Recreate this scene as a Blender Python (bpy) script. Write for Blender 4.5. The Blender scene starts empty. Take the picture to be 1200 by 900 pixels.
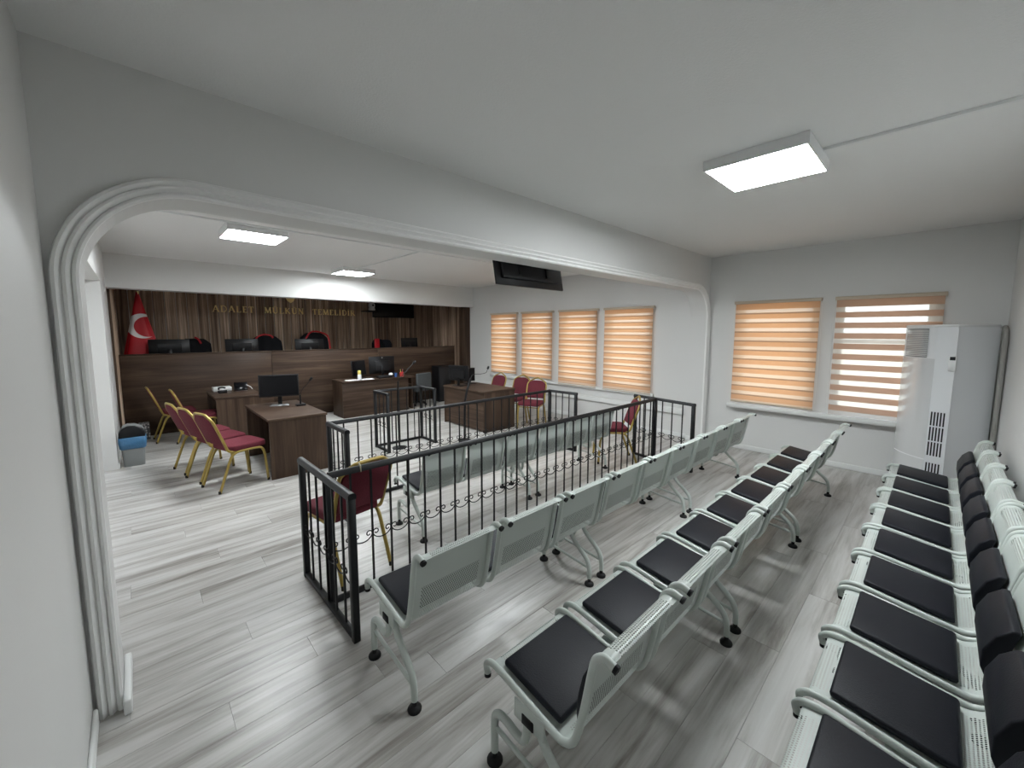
import bpy, bmesh, math, random
from mathutils import Vector, Matrix, Euler
random.seed(7)
C = bpy.context
SC = C.scene
COL = SC.collection
PI = math.pi

# ------------------------------------------------------------------ camera
RT = Vector((0.72794139, -0.68563506, 0.00243073))
UP = Vector((0.06812317, 0.07585339, 0.99478917))
FW = Vector((0.68224671, 0.72398262, -0.10192446))
cam_d = bpy.data.cameras.new('camera')
cam = bpy.data.objects.new('camera', cam_d)
COL.objects.link(cam)
cam.matrix_world = Matrix(((RT.x, UP.x, -FW.x, 0.0), (RT.y, UP.y, -FW.y, 0.0), (RT.z, UP.z, -FW.z, 1.8), (0, 0, 0, 1)))
cam_d.sensor_width = 36.0
cam_d.lens = 36.0 * 470.0 / 1200.0
cam_d.shift_y = -13.2 / 1200.0
cam_d.clip_start = 0.02
SC.camera = cam

# ------------------------------------------------------------------ world, exposure
LAMP = 28.0          # emission of the ceiling panels
SKY = 1.4            # daylight outside the windows
world = bpy.data.worlds.new('world')
SC.world = world
world.use_nodes = True
nt = world.node_tree
nt.nodes.clear()
wo = nt.nodes.new('ShaderNodeOutputWorld')
wb = nt.nodes.new('ShaderNodeBackground')
wt = nt.nodes.new('ShaderNodeTexCoord')
ws = nt.nodes.new('ShaderNodeSeparateXYZ')
wr = nt.nodes.new('ShaderNodeValToRGB')
wm = nt.nodes.new('ShaderNodeMath'); wm.operation = 'MULTIPLY_ADD'
wm.inputs[1].default_value = 0.5; wm.inputs[2].default_value = 0.5
nt.links.new(wt.outputs['Generated'], ws.inputs[0])
nt.links.new(ws.outputs['Z'], wm.inputs[0])
nt.links.new(wm.outputs[0], wr.inputs[0])
e = wr.color_ramp.elements
e[0].position = 0.0; e[0].color = (0.50, 0.48, 0.44, 1)
e[1].position = 1.0; e[1].color = (0.60, 0.74, 1.0, 1)
q = wr.color_ramp.elements.new(0.485); q.color = (0.62, 0.60, 0.56, 1)
q = wr.color_ramp.elements.new(0.515); q.color = (0.92, 0.97, 1.06, 1)
nt.links.new(wr.outputs[0], wb.inputs['Color'])
wb.inputs['Strength'].default_value = SKY
nt.links.new(wb.outputs[0], wo.inputs['Surface'])

vs = SC.view_settings
SC.display_settings.display_device = 'sRGB'
vs.view_transform = 'Standard'
vs.look = 'None'
vs.exposure = 1.42
vs.gamma = 1.0
vs.use_curve_mapping = False
try:
    SC.cycles.use_denoising = True
    SC.cycles.max_bounces = 10
    SC.cycles.diffuse_bounces = 5
    SC.cycles.transparent_max_bounces = 12
    SC.cycles.sample_clamp_indirect = 6.0
except Exception:
    pass

# ------------------------------------------------------------------ materials
def new_mat(name):
    m = bpy.data.materials.new(name)
    m.use_nodes = True
    t = m.node_tree
    t.nodes.clear()
    o = t.nodes.new('ShaderNodeOutputMaterial')
    return m, t, o

def setv(n, key, v):
    if key in n.inputs:
        n.inputs[key].default_value = v

def principled(t, color, rough, metal=0.0, spec=0.5, coat=0.0):
    b = t.nodes.new('ShaderNodeBsdfPrincipled')
    b.inputs['Base Color'].default_value = (*color, 1)
    b.inputs['Roughness'].default_value = rough
    b.inputs['Metallic'].default_value = metal
    setv(b, 'Specular IOR Level', spec)
    setv(b, 'Coat Weight', coat)
    return b

def mat(name, color, rough=0.5, metal=0.0, spec=0.5, bump=None, vary=None, coat=0.0):
    """bump=(scale, strength), vary=(scale, amount)"""
    m, t, o = new_mat(name)
    b = principled(t, color, rough, metal, spec, coat)
    t.links.new(b.outputs[0], o.inputs['Surface'])
    tc = t.nodes.new('ShaderNodeTexCoord')
    if vary:
        n = t.nodes.new('ShaderNodeTexNoise'); n.inputs['Scale'].default_value = vary[0]; n.inputs['Detail'].default_value = 5
        r = t.nodes.new('ShaderNodeValToRGB')
        a = vary[1]
        r.color_ramp.elements[0].position = 0.3; r.color_ramp.elements[1].position = 0.7
        r.color_ramp.elements[0].color = (*[c * (1 - a) for c in color], 1)
        r.color_ramp.elements[1].color = (*[min(1, c * (1 + a)) for c in color], 1)
        t.links.new(tc.outputs['Object'], n.inputs['Vector'])
        t.links.new(n.outputs['Fac'], r.inputs[0])
        t.links.new(r.outputs[0], b.inputs['Base Color'])
    if bump:
        n2 = t.nodes.new('ShaderNodeTexNoise'); n2.inputs['Scale'].default_value = bump[0]; n2.inputs['Detail'].default_value = 4
        bp = t.nodes.new('ShaderNodeBump'); bp.inputs['Strength'].default_value = bump[1]; bp.inputs['Distance'].default_value = 0.01
        t.links.new(tc.outputs['Object'], n2.inputs['Vector'])
        t.links.new(n2.outputs['Fac'], bp.inputs['Height'])
        t.links.new(bp.outputs[0], b.inputs['Normal'])
    return m

def wood(name, stops, axis, across=14.0, along=0.7, rough=0.5, spec=0.2, bump=0.05, objvar=0.25, fine=90.0):
    m, t, o = new_mat(name)
    b = principled(t, stops[0][1], rough, 0, spec)
    tc = t.nodes.new('ShaderNodeTexCoord')
    oi = t.nodes.new('ShaderNodeObjectInfo')
    mul = t.nodes.new('ShaderNodeMath'); mul.operation = 'MULTIPLY'; mul.inputs[1].default_value = 37.0
    add = t.nodes.new('ShaderNodeVectorMath'); add.operation = 'ADD'
    mp = t.nodes.new('ShaderNodeMapping')
    sc = [across] * 3; sc[axis] = along
    mp.inputs['Scale'].default_value = sc
    n = t.nodes.new('ShaderNodeTexNoise'); n.inputs['Scale'].default_value = 1.0; n.inputs['Detail'].default_value = 7; n.inputs['Roughness'].default_value = 0.6; n.inputs['Distortion'].default_value = 0.6
    mp2 = t.nodes.new('ShaderNodeMapping'); sc2 = [fine] * 3; sc2[axis] = along * 3; mp2.inputs['Scale'].default_value = sc2
    n2 = t.nodes.new('ShaderNodeTexNoise'); n2.inputs['Scale'].default_value = 1.0; n2.inputs['Detail'].default_value = 3
    mx = t.nodes.new('ShaderNodeMath'); mx.operation = 'MULTIPLY_ADD'; mx.inputs[1].default_value = 0.22
    r = t.nodes.new('ShaderNodeValToRGB')
    els = r.color_ramp.elements
    els[0].position = stops[0][0]; els[0].color = (*stops[0][1], 1)
    els[1].position = stops[-1][0]; els[1].color = (*stops[-1][1], 1)
    for p, c in stops[1:-1]:
        q = els.new(p); q.color = (*c, 1)
    L = t.links.new
    L(oi.outputs['Random'], mul.inputs[0])
    L(tc.outputs['Object'], add.inputs[0]); L(mul.outputs[0], add.inputs[1])
    L(add.outputs[0], mp.inputs[0]); L(add.outputs[0], mp2.inputs[0])
    L(mp.outputs[0], n.inputs['Vector']); L(mp2.outputs[0], n2.inputs['Vector'])
    sub = t.nodes.new('ShaderNodeMath'); sub.operation = 'SUBTRACT'; sub.inputs[1].default_value = 0.5
    L(n2.outputs['Fac'], sub.inputs[0]); L(sub.outputs[0], mx.inputs[0]); L(n.outputs['Fac'], mx.inputs[2])
    # tone of each plank
    ov = t.nodes.new('ShaderNodeMath'); ov.operation = 'MULTIPLY_ADD'; ov.inputs[1].default_value = objvar; ov.inputs[2].default_value = -objvar / 2
    L(oi.outputs['Random'], ov.inputs[0])
    ad2 = t.nodes.new('ShaderNodeMath'); ad2.operation = 'ADD'
    L(mx.outputs[0], ad2.inputs[0]); L(ov.outputs[0], ad2.inputs[1])
    L(ad2.outputs[0], r.inputs[0])
    L(r.outputs[0], b.inputs['Base Color'])
    if bump:
        bp = t.nodes.new('ShaderNodeBump'); bp.inputs['Strength'].default_value = bump; bp.inputs['Distance'].default_value = 0.004
        L(n2.outputs['Fac'], bp.inputs['Height']); L(bp.outputs[0], b.inputs['Normal'])
    L(b.outputs[0], o.inputs['Surface'])
    return m

WN = [(0.28, (0.030, 0.0175, 0.0115)), (0.5, (0.058, 0.036, 0.0245)), (0.72, (0.108, 0.071, 0.049))]
M = {}
M['wall'] = mat('wall_paint', (0.655, 0.655, 0.645), 0.55, spec=0.3, bump=(60, 0.06), vary=(0.8, 0.02))
M['ceiling'] = mat('ceiling_paint', (0.78, 0.78, 0.775), 0.8, spec=0.2, bump=(90, 0.25))
M['ceil_patch'] = mat('ceiling_patch', (0.788, 0.788, 0.783), 0.8, spec=0.2, bump=(40, 0.05))
M['trim'] = mat('trim_paint', (0.80, 0.80, 0.79), 0.45, spec=0.4, bump=(70, 0.03))
M['base'] = mat('baseboard_white', (0.72, 0.73, 0.72), 0.4)
M['floor_base'] = mat('floor_base', (0.28, 0.265, 0.25), 0.7)
M['plank'] = wood('floor_laminate', [(0.29, (0.20, 0.183, 0.165)), (0.42, (0.36, 0.345, 0.322)), (0.56, (0.49, 0.48, 0.462)), (0.75, (0.57, 0.565, 0.55))], 0, across=8.5, along=0.75, rough=0.33, spec=0.5, bump=0.04, objvar=0.035, fine=60)
M['wood_x'] = wood('walnut_x', WN, 0, across=9, objvar=0.06, along=0.5)
M['wood_y'] = wood('walnut_y', WN, 1, across=9, objvar=0.06, along=0.5)
M['wood_z'] = wood('walnut_z', WN, 2, across=9, objvar=0.06, along=0.5)
M['slat'] = wood('walnut_slat', [(0.30, (0.09, 0.057, 0.039)), (0.45, (0.225, 0.153, 0.108)), (0.58, (0.39, 0.28, 0.20)), (0.70, (0.70, 0.54, 0.41))], 2, across=17, along=0.4, objvar=0.2)
M['gold'] = mat('gold_paint', (0.36, 0.26, 0.065), 0.38, metal=0.35, spec=0.5)
M['burgundy'] = mat('burgundy_fabric', (0.125, 0.023, 0.034), 0.85, spec=0.2, bump=(260, 0.25), vary=(180, 0.22))
M['steel'] = mat('bench_powder_coat', (0.50, 0.545, 0.515), 0.38, metal=0.0, spec=0.5)
M['leather'] = mat('black_leatherette', (0.0075, 0.0085, 0.013), 0.5, spec=0.22, bump=(180, 0.12))
M['rail'] = mat('black_rail_paint', (0.006, 0.0065, 0.0075), 0.45, spec=0.35)
M['rubber'] = mat('black_rubber', (0.006, 0.006, 0.0065), 0.6, spec=0.3)
M['black'] = mat('black_plastic', (0.005, 0.005, 0.006), 0.45, spec=0.3)
M['dark'] = mat('charcoal_plastic', (0.011, 0.011, 0.0125), 0.5, spec=0.3)
M['screen'] = mat('dark_screen', (0.003, 0.003, 0.004), 0.22, spec=0.25)
M['white'] = mat('white_plastic', (0.72, 0.73, 0.73), 0.35)
M['gloss'] = mat('gloss_white_panel', (0.66, 0.675, 0.68), 0.05, spec=1.0, coat=1.0)
M['satin'] = mat('satin_white_panel', (0.72, 0.735, 0.75), 0.35)
M['grey'] = mat('grey_plastic', (0.19, 0.20, 0.20), 0.5)
M['greyfab'] = mat('grey_fabric', (0.075, 0.085, 0.09), 0.85, bump=(200, 0.2))
M['silver'] = mat('silver_plastic', (0.22, 0.225, 0.23), 0.35, metal=0.6)
M['brass'] = mat('brass_letter', (1.0, 0.79, 0.36), 0.35, metal=0.05)
M['bluebag'] = mat('blue_plastic_bag', (0.045, 0.145, 0.275), 0.35, bump=(25, 0.5))
M['red'] = mat('red_satin', (0.50, 0.012, 0.022), 0.4, spec=0.4)
M['robe'] = mat('black_robe_cloth', (0.006, 0.006, 0.008), 0.8, spec=0.2, bump=(14, 0.3))
M['paper'] = mat('paper_white', (0.75, 0.76, 0.77), 0.8)
M['yellow'] = mat('yellow_bottle', (0.72, 0.60, 0.14), 0.4)
M['blue'] = mat('blue_plastic', (0.035, 0.09, 0.26), 0.4)
M['redplastic'] = mat('red_plastic', (0.42, 0.03, 0.03), 0.4)
M['beige'] = mat('beige_blind_metal', (0.52, 0.44, 0.34), 0.5)
M['pipe'] = mat('grey_pipe', (0.30, 0.29, 0.27), 0.6)
M['string'] = mat('pale_string', (0.55, 0.50, 0.36), 0.9)

def perforated():
    m, t, o = new_mat('perforated_steel')
    b = principled(t, (0.50, 0.545, 0.515), 0.38, 0, 0.5)
    L = t.links.new
    uv = t.nodes.new('ShaderNodeUVMap')
    sp = t.nodes.new('ShaderNodeSeparateXYZ')
    L(uv.outputs[0], sp.inputs[0])
    def mth(op, a, bv=None):
        n = t.nodes.new('ShaderNodeMath'); n.operation = op
        if isinstance(a, (int, float)): n.inputs[0].default_value = a
        else: L(a, n.inputs[0])
        if bv is not None:
            if isinstance(bv, (int, float)): n.inputs[1].default_value = bv
            else: L(bv, n.inputs[1])
        return n.outputs[0]
    p = 1 / 0.0105
    vv = mth('MULTIPLY', sp.outputs['Y'], p)
    fl = mth('FLOOR', vv)
    par = mth('MULTIPLY', mth('MODULO', fl, 2.0), 0.5)
    uu = mth('ADD', mth('MULTIPLY', sp.outputs['X'], p), par)
    du = mth('SUBTRACT', mth('FRACT', uu), 0.5)
    dv = mth('SUBTRACT', mth('FRACT', vv), 0.5)
    d = mth('SQRT', mth('ADD', mth('MULTIPLY', du, du), mth('MULTIPLY', dv, dv)))
    hole = mth('LESS_THAN', d, 0.30)
    tr = t.nodes.new('ShaderNodeBsdfTransparent')
    mix = t.nodes.new('ShaderNodeMixShader')
    L(hole, mix.inputs[0]); L(b.outputs[0], mix.inputs[1]); L(tr.outputs[0], mix.inputs[2])
    L(mix.outputs[0], o.inputs['Surface'])
    return m
M['perf'] = perforated()

def blind_mat(name, trans, refl, open_=0.0):
    m, t, o = new_mat(name)
    L = t.links.new
    tc = t.nodes.new('ShaderNodeTexCoord')
    n = t.nodes.new('ShaderNodeTexNoise'); n.inputs['Scale'].default_value = 400; n.inputs['Detail'].default_value = 2
    L(tc.outputs['Object'], n.inputs['Vector'])
    bp = t.nodes.new('ShaderNodeBump'); bp.inputs['Strength'].default_value = 0.1; bp.inputs['Distance'].default_value = 0.002
    L(n.outputs['Fac'], bp.inputs['Height'])
    a = t.nodes.new('ShaderNodeBsdfTranslucent'); a.inputs['Color'].default_value = (*trans, 1)
    d = t.nodes.new('ShaderNodeBsdfDiffuse'); d.inputs['Color'].default_value = (*refl, 1)
    L(bp.outputs[0], d.inputs['Normal'])
    ad = t.nodes.new('ShaderNodeAddShader')
    L(a.outputs[0], ad.inputs[0]); L(d.outputs[0], ad.inputs[1])
    last = ad.outputs[0]
    if open_:
        tr = t.nodes.new('ShaderNodeBsdfTransparent')
        mx = t.nodes.new('ShaderNodeMixShader'); mx.inputs[0].default_value = open_
        L(last, mx.inputs[1]); L(tr.outputs[0], mx.inputs[2]); last = mx.outputs[0]
    L(last, o.inputs['Surface'])
    return m
M['band'] = blind_mat('blind_fabric', (0.41, 0.195, 0.085), (0.30, 0.22, 0.16))
M['band_double'] = blind_mat('blind_fabric_double', (0.20, 0.10, 0.05), (0.30, 0.22, 0.16))
M['band_dim'] = blind_mat('blind_fabric_plain', (0.17, 0.095, 0.062), (0.34, 0.24, 0.18))
M['sheer'] = blind_mat('blind_sheer', (0.50, 0.33, 0.21), (0.30, 0.26, 0.21), 0.06)
M['sheer_open'] = blind_mat('blind_sheer_open', (0.45, 0.40, 0.34), (0.25, 0.23, 0.21), 0.34)

def glass_mat():
    m, t, o = new_mat('window_glass')
    tr = t.nodes.new('ShaderNodeBsdfTransparent'); tr.inputs[0].default_value = (0.92, 0.95, 0.94, 1)
    g = t.nodes.new('ShaderNodeBsdfGlossy'); g.inputs['Roughness'].default_value = 0.02
    mx = t.nodes.new('ShaderNodeMixShader'); mx.inputs[0].default_value = 0.06
    t.links.new(tr.outputs[0], mx.inputs[1]); t.links.new(g.outputs[0], mx.inputs[2]); t.links.new(mx.outputs[0], o.inputs['Surface'])
    return m
M['glass'] = glass_mat()

def emit_mat(name, color, s):
    m, t, o = new_mat(name)
    e = t.nodes.new('ShaderNodeEmission'); e.inputs[0].default_value = (*color, 1); e.inputs[1].default_value = s
    t.links.new(e.outputs[0], o.inputs['Surface'])
    return m
M['lamp'] = emit_mat('led_diffuser', (0.93, 0.98, 1.0), LAMP)

def flag_mat():
    """red cloth with a printed white crescent and star, laid out in the flag's own X/Z"""
    m, t, o = new_mat('flag_cloth')
    b = principled(t, (0.42, 0.005, 0.013), 0.5, 0, 0.4)
    L = t.links.new
    tc = t.nodes.new('ShaderNodeTexCoord'); sp = t.nodes.new('ShaderNodeSeparateXYZ'); L(tc.outputs['Object'], sp.inputs[0])
    def mth(op, a, bv):
        n = t.nodes.new('ShaderNodeMath'); n.operation = op
        for i, v in enumerate((a, bv)):
            if isinstance(v, (int, float)): n.inputs[i].default_value = v
            else: L(v, n.inputs[i])
        return n.outputs[0]
    def disc(cx, cz, r, sx=1.0):
        dx = mth('MULTIPLY', mth('SUBTRACT', sp.outputs['X'], cx), sx); dz = mth('SUBTRACT', sp.outputs['Z'], cz)
        d = mth('SQRT', mth('ADD', mth('MULTIPLY', dx, dx), mth('MULTIPLY', dz, dz)), 0.0)
        return mth('LESS_THAN', d, r)
    outer = disc(0.045, -0.655, 0.222)
    inner = disc(0.108, -0.668, 0.182)
    cres = mth('MULTIPLY', outer, mth('SUBTRACT', 1.0, inner))
    mx = t.nodes.new('ShaderNodeMix'); mx.data_type = 'RGBA'
    L(cres, mx.inputs[0]); mx.inputs[6].default_value = (0.42, 0.005, 0.013, 1); mx.inputs[7].default_value = (0.72, 0.68, 0.68, 1)
    L(mx.outputs[2], b.inputs['Base Color'])
    L(b.outputs[0], o.inputs['Surface'])
    return m
M['flag'] = flag_mat()

def speckle_mat():
    m, t, o = new_mat('patterned_carton')
    b = principled(t, (0.5, 0.5, 0.5), 0.7)
    tc = t.nodes.new('ShaderNodeTexCoord'); v = t.nodes.new('ShaderNodeTexVoronoi'); v.inputs['Scale'].default_value = 38
    r = t.nodes.new('ShaderNodeValToRGB'); r.color_ramp.elements[0].position = 0.3; r.color_ramp.elements[1].position = 0.5
    r.color_ramp.elements[0].color = (0.45, 0.44, 0.43, 1); r.color_ramp.elements[1].color = (0.06, 0.06, 0.06, 1)
    t.links.new(tc.outputs['Object'], v.inputs['Vector']); t.links.new(v.outputs['Distance'], r.inputs[0]); t.links.new(r.outputs[0], b.inputs['Base Color'])
    t.links.new(b.outputs[0], o.inputs['Surface'])
    return m
M['speckle'] = speckle_mat()

# ------------------------------------------------------------------ mesh helpers
class MB:
    def __init__(s):
        s.v = []; s.f = []; s.mi = []
    def add(s, verts, faces, mi=0):
        k = len(s.v)
        s.v += [tuple(p) for p in verts]
        s.f += [tuple(i + k for i in f) for f in faces]
        s.mi += [mi] * len(faces)
        return s
    def box(s, x0, x1, y0, y1, z0, z1, mi=0, T=None):
        P = [(x, y, z) for z in (z0, z1) for y in (y0, y1) for x in (x0, x1)]
        if T: P = [T @ Vector(p) for p in P]
        return s.add(P, [(0, 2, 3, 1), (4, 5, 7, 6), (0, 1, 5, 4), (2, 6, 7, 3), (0, 4, 6, 2), (1, 3, 7, 5)], mi)
    def prism(s, poly, axis, a, b, mi=0, T=None):
        """poly: 2D points; axis 0: (y,z) extruded in x; 1: (x,z) in y; 2: (x,y) in z"""
        n = len(poly)
        def P(p, h):
            q = {0: (h, p[0], p[1]), 1: (p[0], h, p[1]), 2: (p[0], p[1], h)}[axis]
            return T @ Vector(q) if T else q
        V = [P(p, a) for p in poly] + [P(p, b) for p in poly]
        F = [tuple(range(n - 1, -1, -1)), tuple(range(n, 2 * n))] + [(i, (i + 1) % n, n + (i + 1) % n, n + i) for i in range(n)]
        return s.add(V, F, mi)
    def tube(s, path, r, n=8, mi=0, cap=True, sx=1.0):
        path = [Vector(p) for p in path]
        rs = r if isinstance(r, (list, tuple)) else [r] * len(path)
        m = len(path)
        tang = []
        for i in range(m):
            a = path[max(0, i - 1)]; b = path[min(m - 1, i + 1)]
            tang.append((b - a).normalized())
        up = Vector((0, 0, 1))
        if abs(tang[0].dot(up)) > 0.9: up = Vector((1, 0, 0))
        nrm = (up - tang[0] * up.dot(tang[0])).normalized()
        V = []
        for i in range(m):
            nrm = (nrm - tang[i] * nrm.dot(tang[i])).normalized()
            bi = tang[i].cross(nrm)
            for k in range(n):
                a = 2 * PI * k / n + PI / n
                V.append(path[i] + (nrm * math.cos(a) + bi * math.sin(a) * sx) * rs[i])
        F = []
        for i in range(m - 1):
            for k in range(n):
                F.append((i * n + k, i * n + (k + 1) % n, (i + 1) * n + (k + 1) % n, (i + 1) * n + k))
        if cap:
            F.append(tuple(range(n - 1, -1, -1))); F.append(tuple((m - 1) * n + k for k in range(n)))
        return s.add(V, F, mi)
    def lathe(s, prof, n=20, c=(0, 0, 0), mi=0):
        V = []; m = len(prof)
        for r, z in prof:
            for k in range(n):
                a = 2 * PI * k / n
                V.append((c[0] + r * math.cos(a), c[1] + r * math.sin(a), c[2] + z))
        F = []
        for i in range(m - 1):
            for k in range(n):
                F.append((i * n + k, i * n + (k + 1) % n, (i + 1) * n + (k + 1) % n, (i + 1) * n + k))
        F.append(tuple(range(n - 1, -1, -1))); F.append(tuple((m - 1) * n + k for k in range(n)))
        return s.add(V, F, mi)
    def mesh(s, name, mats, bevel=0.0, seg=2, sharp=45, uv=None, sub=0, bangle=30):
        me = bpy.data.meshes.new(name)
        me.from_pydata(s.v, [], s.f)
        if any(s.mi):
            me.polygons.foreach_set('material_index', s.mi)
        bm = bmesh.new(); bm.from_mesh(me)
        if bevel:
            es = [e for e in bm.edges if len(e.link_faces) == 2 and e.calc_face_angle(0) > math.radians(bangle)]
            bmesh.ops.bevel(bm, geom=es, offset=bevel, segments=seg, affect='EDGES', profile=0.5, clamp_overlap=True)
        bmesh.ops.recalc_face_normals(bm, faces=bm.faces)
        bm.to_mesh(me); bm.free()
        for m_ in (mats if isinstance(mats, (list, tuple)) else [mats]):
            me.materials.append(m_)
        me.polygons.foreach_set('use_smooth', [True] * len(me.polygons))
        me.set_sharp_from_angle(angle=math.radians(sharp))
        me.update()
        return me
    def build(s, name, mats, parent=None, loc=None, **kw):
        return link(name, s.mesh(name, mats, **kw), parent, loc)

def link(name, me, parent=None, loc=None, rot=None):
    o = bpy.data.objects.new(name, me)
    COL.objects.link(o)
    if parent: o.parent = parent
    if loc: o.location = loc
    if rot: o.rotation_euler = rot
    return o

def thing(name, label, cat, loc=(0, 0, 0), rz=0.0, group=None):
    o = bpy.data.objects.new(name, None)
    COL.objects.link(o)
    o.empty_display_size = 0.1
    o.location = loc; o.rotation_euler = (0, 0, rz)
    return tag(o, label, cat, group)

def tag(o, label, cat, group=None):
    o['label'] = label; o['category'] = cat
    if group: o['group'] = group
    return o

def struct(o):
    o['kind'] = 'structure'
    return o

def B(name, m, parent, box, bevel=0.004, seg=1, **kw):
    return MB().box(*box).build(name, m, parent, bevel=bevel, seg=seg, **kw)

def copy_tree(o, parent=None):
    c = o.copy(); COL.objects.link(c)
    if parent: c.parent = parent
    for ch in list(o.children): copy_tree(ch, c)
    return c

def arc(cx, cz, r, a0, a1, n):
    return [(cx + r * math.cos(math.radians(a0 + (a1 - a0) * i / n)), cz + r * math.sin(math.radians(a0 + (a1 - a0) * i / n))) for i in range(n + 1)]

def spline(pts, n=6):
    """Catmull-Rom through pts"""
    P = [Vector(p) for p in pts]
    P = [P[0] * 2 - P[1]] + P + [P[-1] * 2 - P[-2]]
    out = []
    for i in range(1, len(P) - 2):
        for k in range(n):
            t = k / n
            a, b, c, d = P[i - 1], P[i], P[i + 1], P[i + 2]
            out.append(0.5 * ((2 * b) + (c - a) * t + (2 * a - 5 * b + 4 * c - d) * t * t + (3 * b - a - 3 * c + d) * t ** 3))
    out.append(P[-2])
    return out

# ------------------------------------------------------------------ the room
XL, XR = -0.25, 6.76          # left wall, window wall
YN, YA0, YA1 = -0.49, 2.57, 2.81   # wall behind the benches, arch wall faces
YB0, YB1, YF = 8.70, 9.00, 11.0    # beam over the judges' niche, far wall
HC = 2.97
T = 0.25

floor = struct(MB().box(XL - 0.7, XR + T, YN - T, YF + T, -0.12, -0.006).build('floor', M['floor_base']))
PW, PL = 0.195, 1.45
plank_mesh = {}
rows = int(math.ceil((9.28 - YN) / PW))
offs = [0.0, 0.62, 0.21, 0.97, 0.45, 1.2]
for r in range(rows):
    y0 = YN + r * PW
    x = XL - 0.36 - offs[r % 6]
    while x < XR:
        a = max(x, XL - 0.36); b = min(x + PL, XR)
        if b - a > 0.03:
            key = round(b - a, 3)
            if key not in plank_mesh:
                w = b - a; g = 0.0004; h = 0.0009
                m_ = MB()
                V = [(g, g, -0.006), (w - g, g, -0.006), (w - g, PW - g, -0.006), (g, PW - g, -0.006),
                     (g, g, -h), (w - g, g, -h), (w - g, PW - g, -h), (g, PW - g, -h),
                     (g + h, g + h, 0), (w - g - h, g + h, 0), (w - g - h, PW - g - h, 0), (g + h, PW - g - h, 0)]
                F = [(0, 1, 5, 4), (1, 2, 6, 5), (2, 3, 7, 6), (3, 0, 4, 7), (4, 5, 9, 8), (5, 6, 10, 9), (6, 7, 11, 10), (7, 4, 8, 11), (8, 9, 10, 11)]
                m_.add(V, F)
                plank_mesh[key] = m_.mesh('plank', M['plank'], sharp=20)
            link('plank', plank_mesh[key], floor, (a, y0, 0))
        x += PL

ceiling = struct(MB().box(XL - 0.7, XR + T, YN - T, YF + T, HC, HC + 0.15).build('ceiling', M['ceiling']))
pp = MB()
pp.add([(5.0 + 0.62 * math.cos(a * PI / 12), 1.0 + 0.30 * math.sin(a * PI / 12) + 0.04 * math.sin(3 * a), HC - 0.0015) for a in range(24)], [tuple(range(24))])
pp.build('plaster_patch', M['ceil_patch'], ceiling)
pp = MB()
pp.add([(2.6 + 0.36 * math.cos(a * PI / 12), 1.1 + 0.42 * math.sin(a * PI / 12), HC - 0.0015) for a in range(24)], [tuple(range(24))])
pp.build('plaster_patch', M['ceil_patch'], ceiling)

# left wall with the deep recess of the courtroom side
w = MB()
w.box(XL - T, XL, YN - T, 3.6, 0, HC)
w.box(XL - T - 0.36, XL, 3.6, 7.2, 2.42, HC)
w.box(XL - T - 0.36, XL - 0.36, 3.6, 7.2, 0, 2.42)
w.box(XL - T, XL, 7.2, YF + T, 0, HC)
struct(w.build('wall_left', M['wall']))
# wall behind the last row of benches
struct(MB().box(XL, XR + T, YN - T, YN, 0, HC).build('wall_rear', M['wall']))
# far wall of the niche
wall_far = struct(MB().box(XL, XR + T, YF, YF + T, 0, HC).build('wall_far', M['wall']))

# window wall, one opening per window
WIN = [  # y0, y1, z0, z1 of the openings
    (1.17, 2.13, 0.74, 2.21), (0.05, 0.94, 0.74, 2.21),
    (7.06, 7.90, 0.74, 2.21), (5.93, 6.77, 0.74, 2.21), (4.75, 5.63, 0.74, 2.21), (3.58, 4.48, 0.74, 2.21)]
w = MB()
spans = sorted([(a, b) for a, b, _, _ in WIN])
w.box(XR, XR + T, YN, YF, 0, 0.74)
w.box(XR, XR + T, YN, YF, 2.21, HC)
y = YN
for a, b in spans:
    w.box(XR, XR + T, y, a, 0.74, 2.21); y = b
w.box(XR, XR + T, y, YF, 0.74, 2.21)
struct(w.build('wall_right', M['wall']))

# arch wall
xl, xr, zt, RA = -0.150, 6.67, 2.44, 0.43
def arch_path(d, n=16):
    p = [(xl - d, 0.0), (xl - d, zt - RA)]
    p += [(xl + RA - (RA + d) * math.cos(a * PI / 2 / n), zt - RA + (RA + d) * math.sin(a * PI / 2 / n)) for a in range(1, n + 1)]
    p += [(xr - RA + (RA + d) * math.sin(a * PI / 2 / n), zt - RA + (RA + d) * math.cos(a * PI / 2 / n)) for a in range(0, n + 1)]
    p += [(xr + d, 0.0)]
    return p
w = MB()
P = arch_path(0.0)
for yy in (YA0, YA1):
    for a, b in zip(P[:-1], P[1:]):
        if b[0] - a[0] > 1e-5:
            w.add([(a[0], yy, a[1]), (b[0], yy, b[1]), (b[0], yy, HC), (a[0], yy, HC)], [(0, 1, 2, 3)])
    w.add([(XL, yy, 0), (xl, yy, 0), (xl, yy, HC), (XL, yy, HC)], [(0, 1, 2, 3)])
    w.add([(xr, yy, 0), (XR, yy, 0), (XR, yy, HC), (xr, yy, HC)], [(0, 1, 2, 3)])
for a, b in zip(P[:-1], P[1:]):
    w.add([(a[0], YA0, a[1]), (b[0], YA0, b[1]), (b[0], YA1, b[1]), (a[0], YA1, a[1])], [(0, 1, 2, 3)])
struct(w.build('wall_middle', M['wall'], sharp=30))
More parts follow.
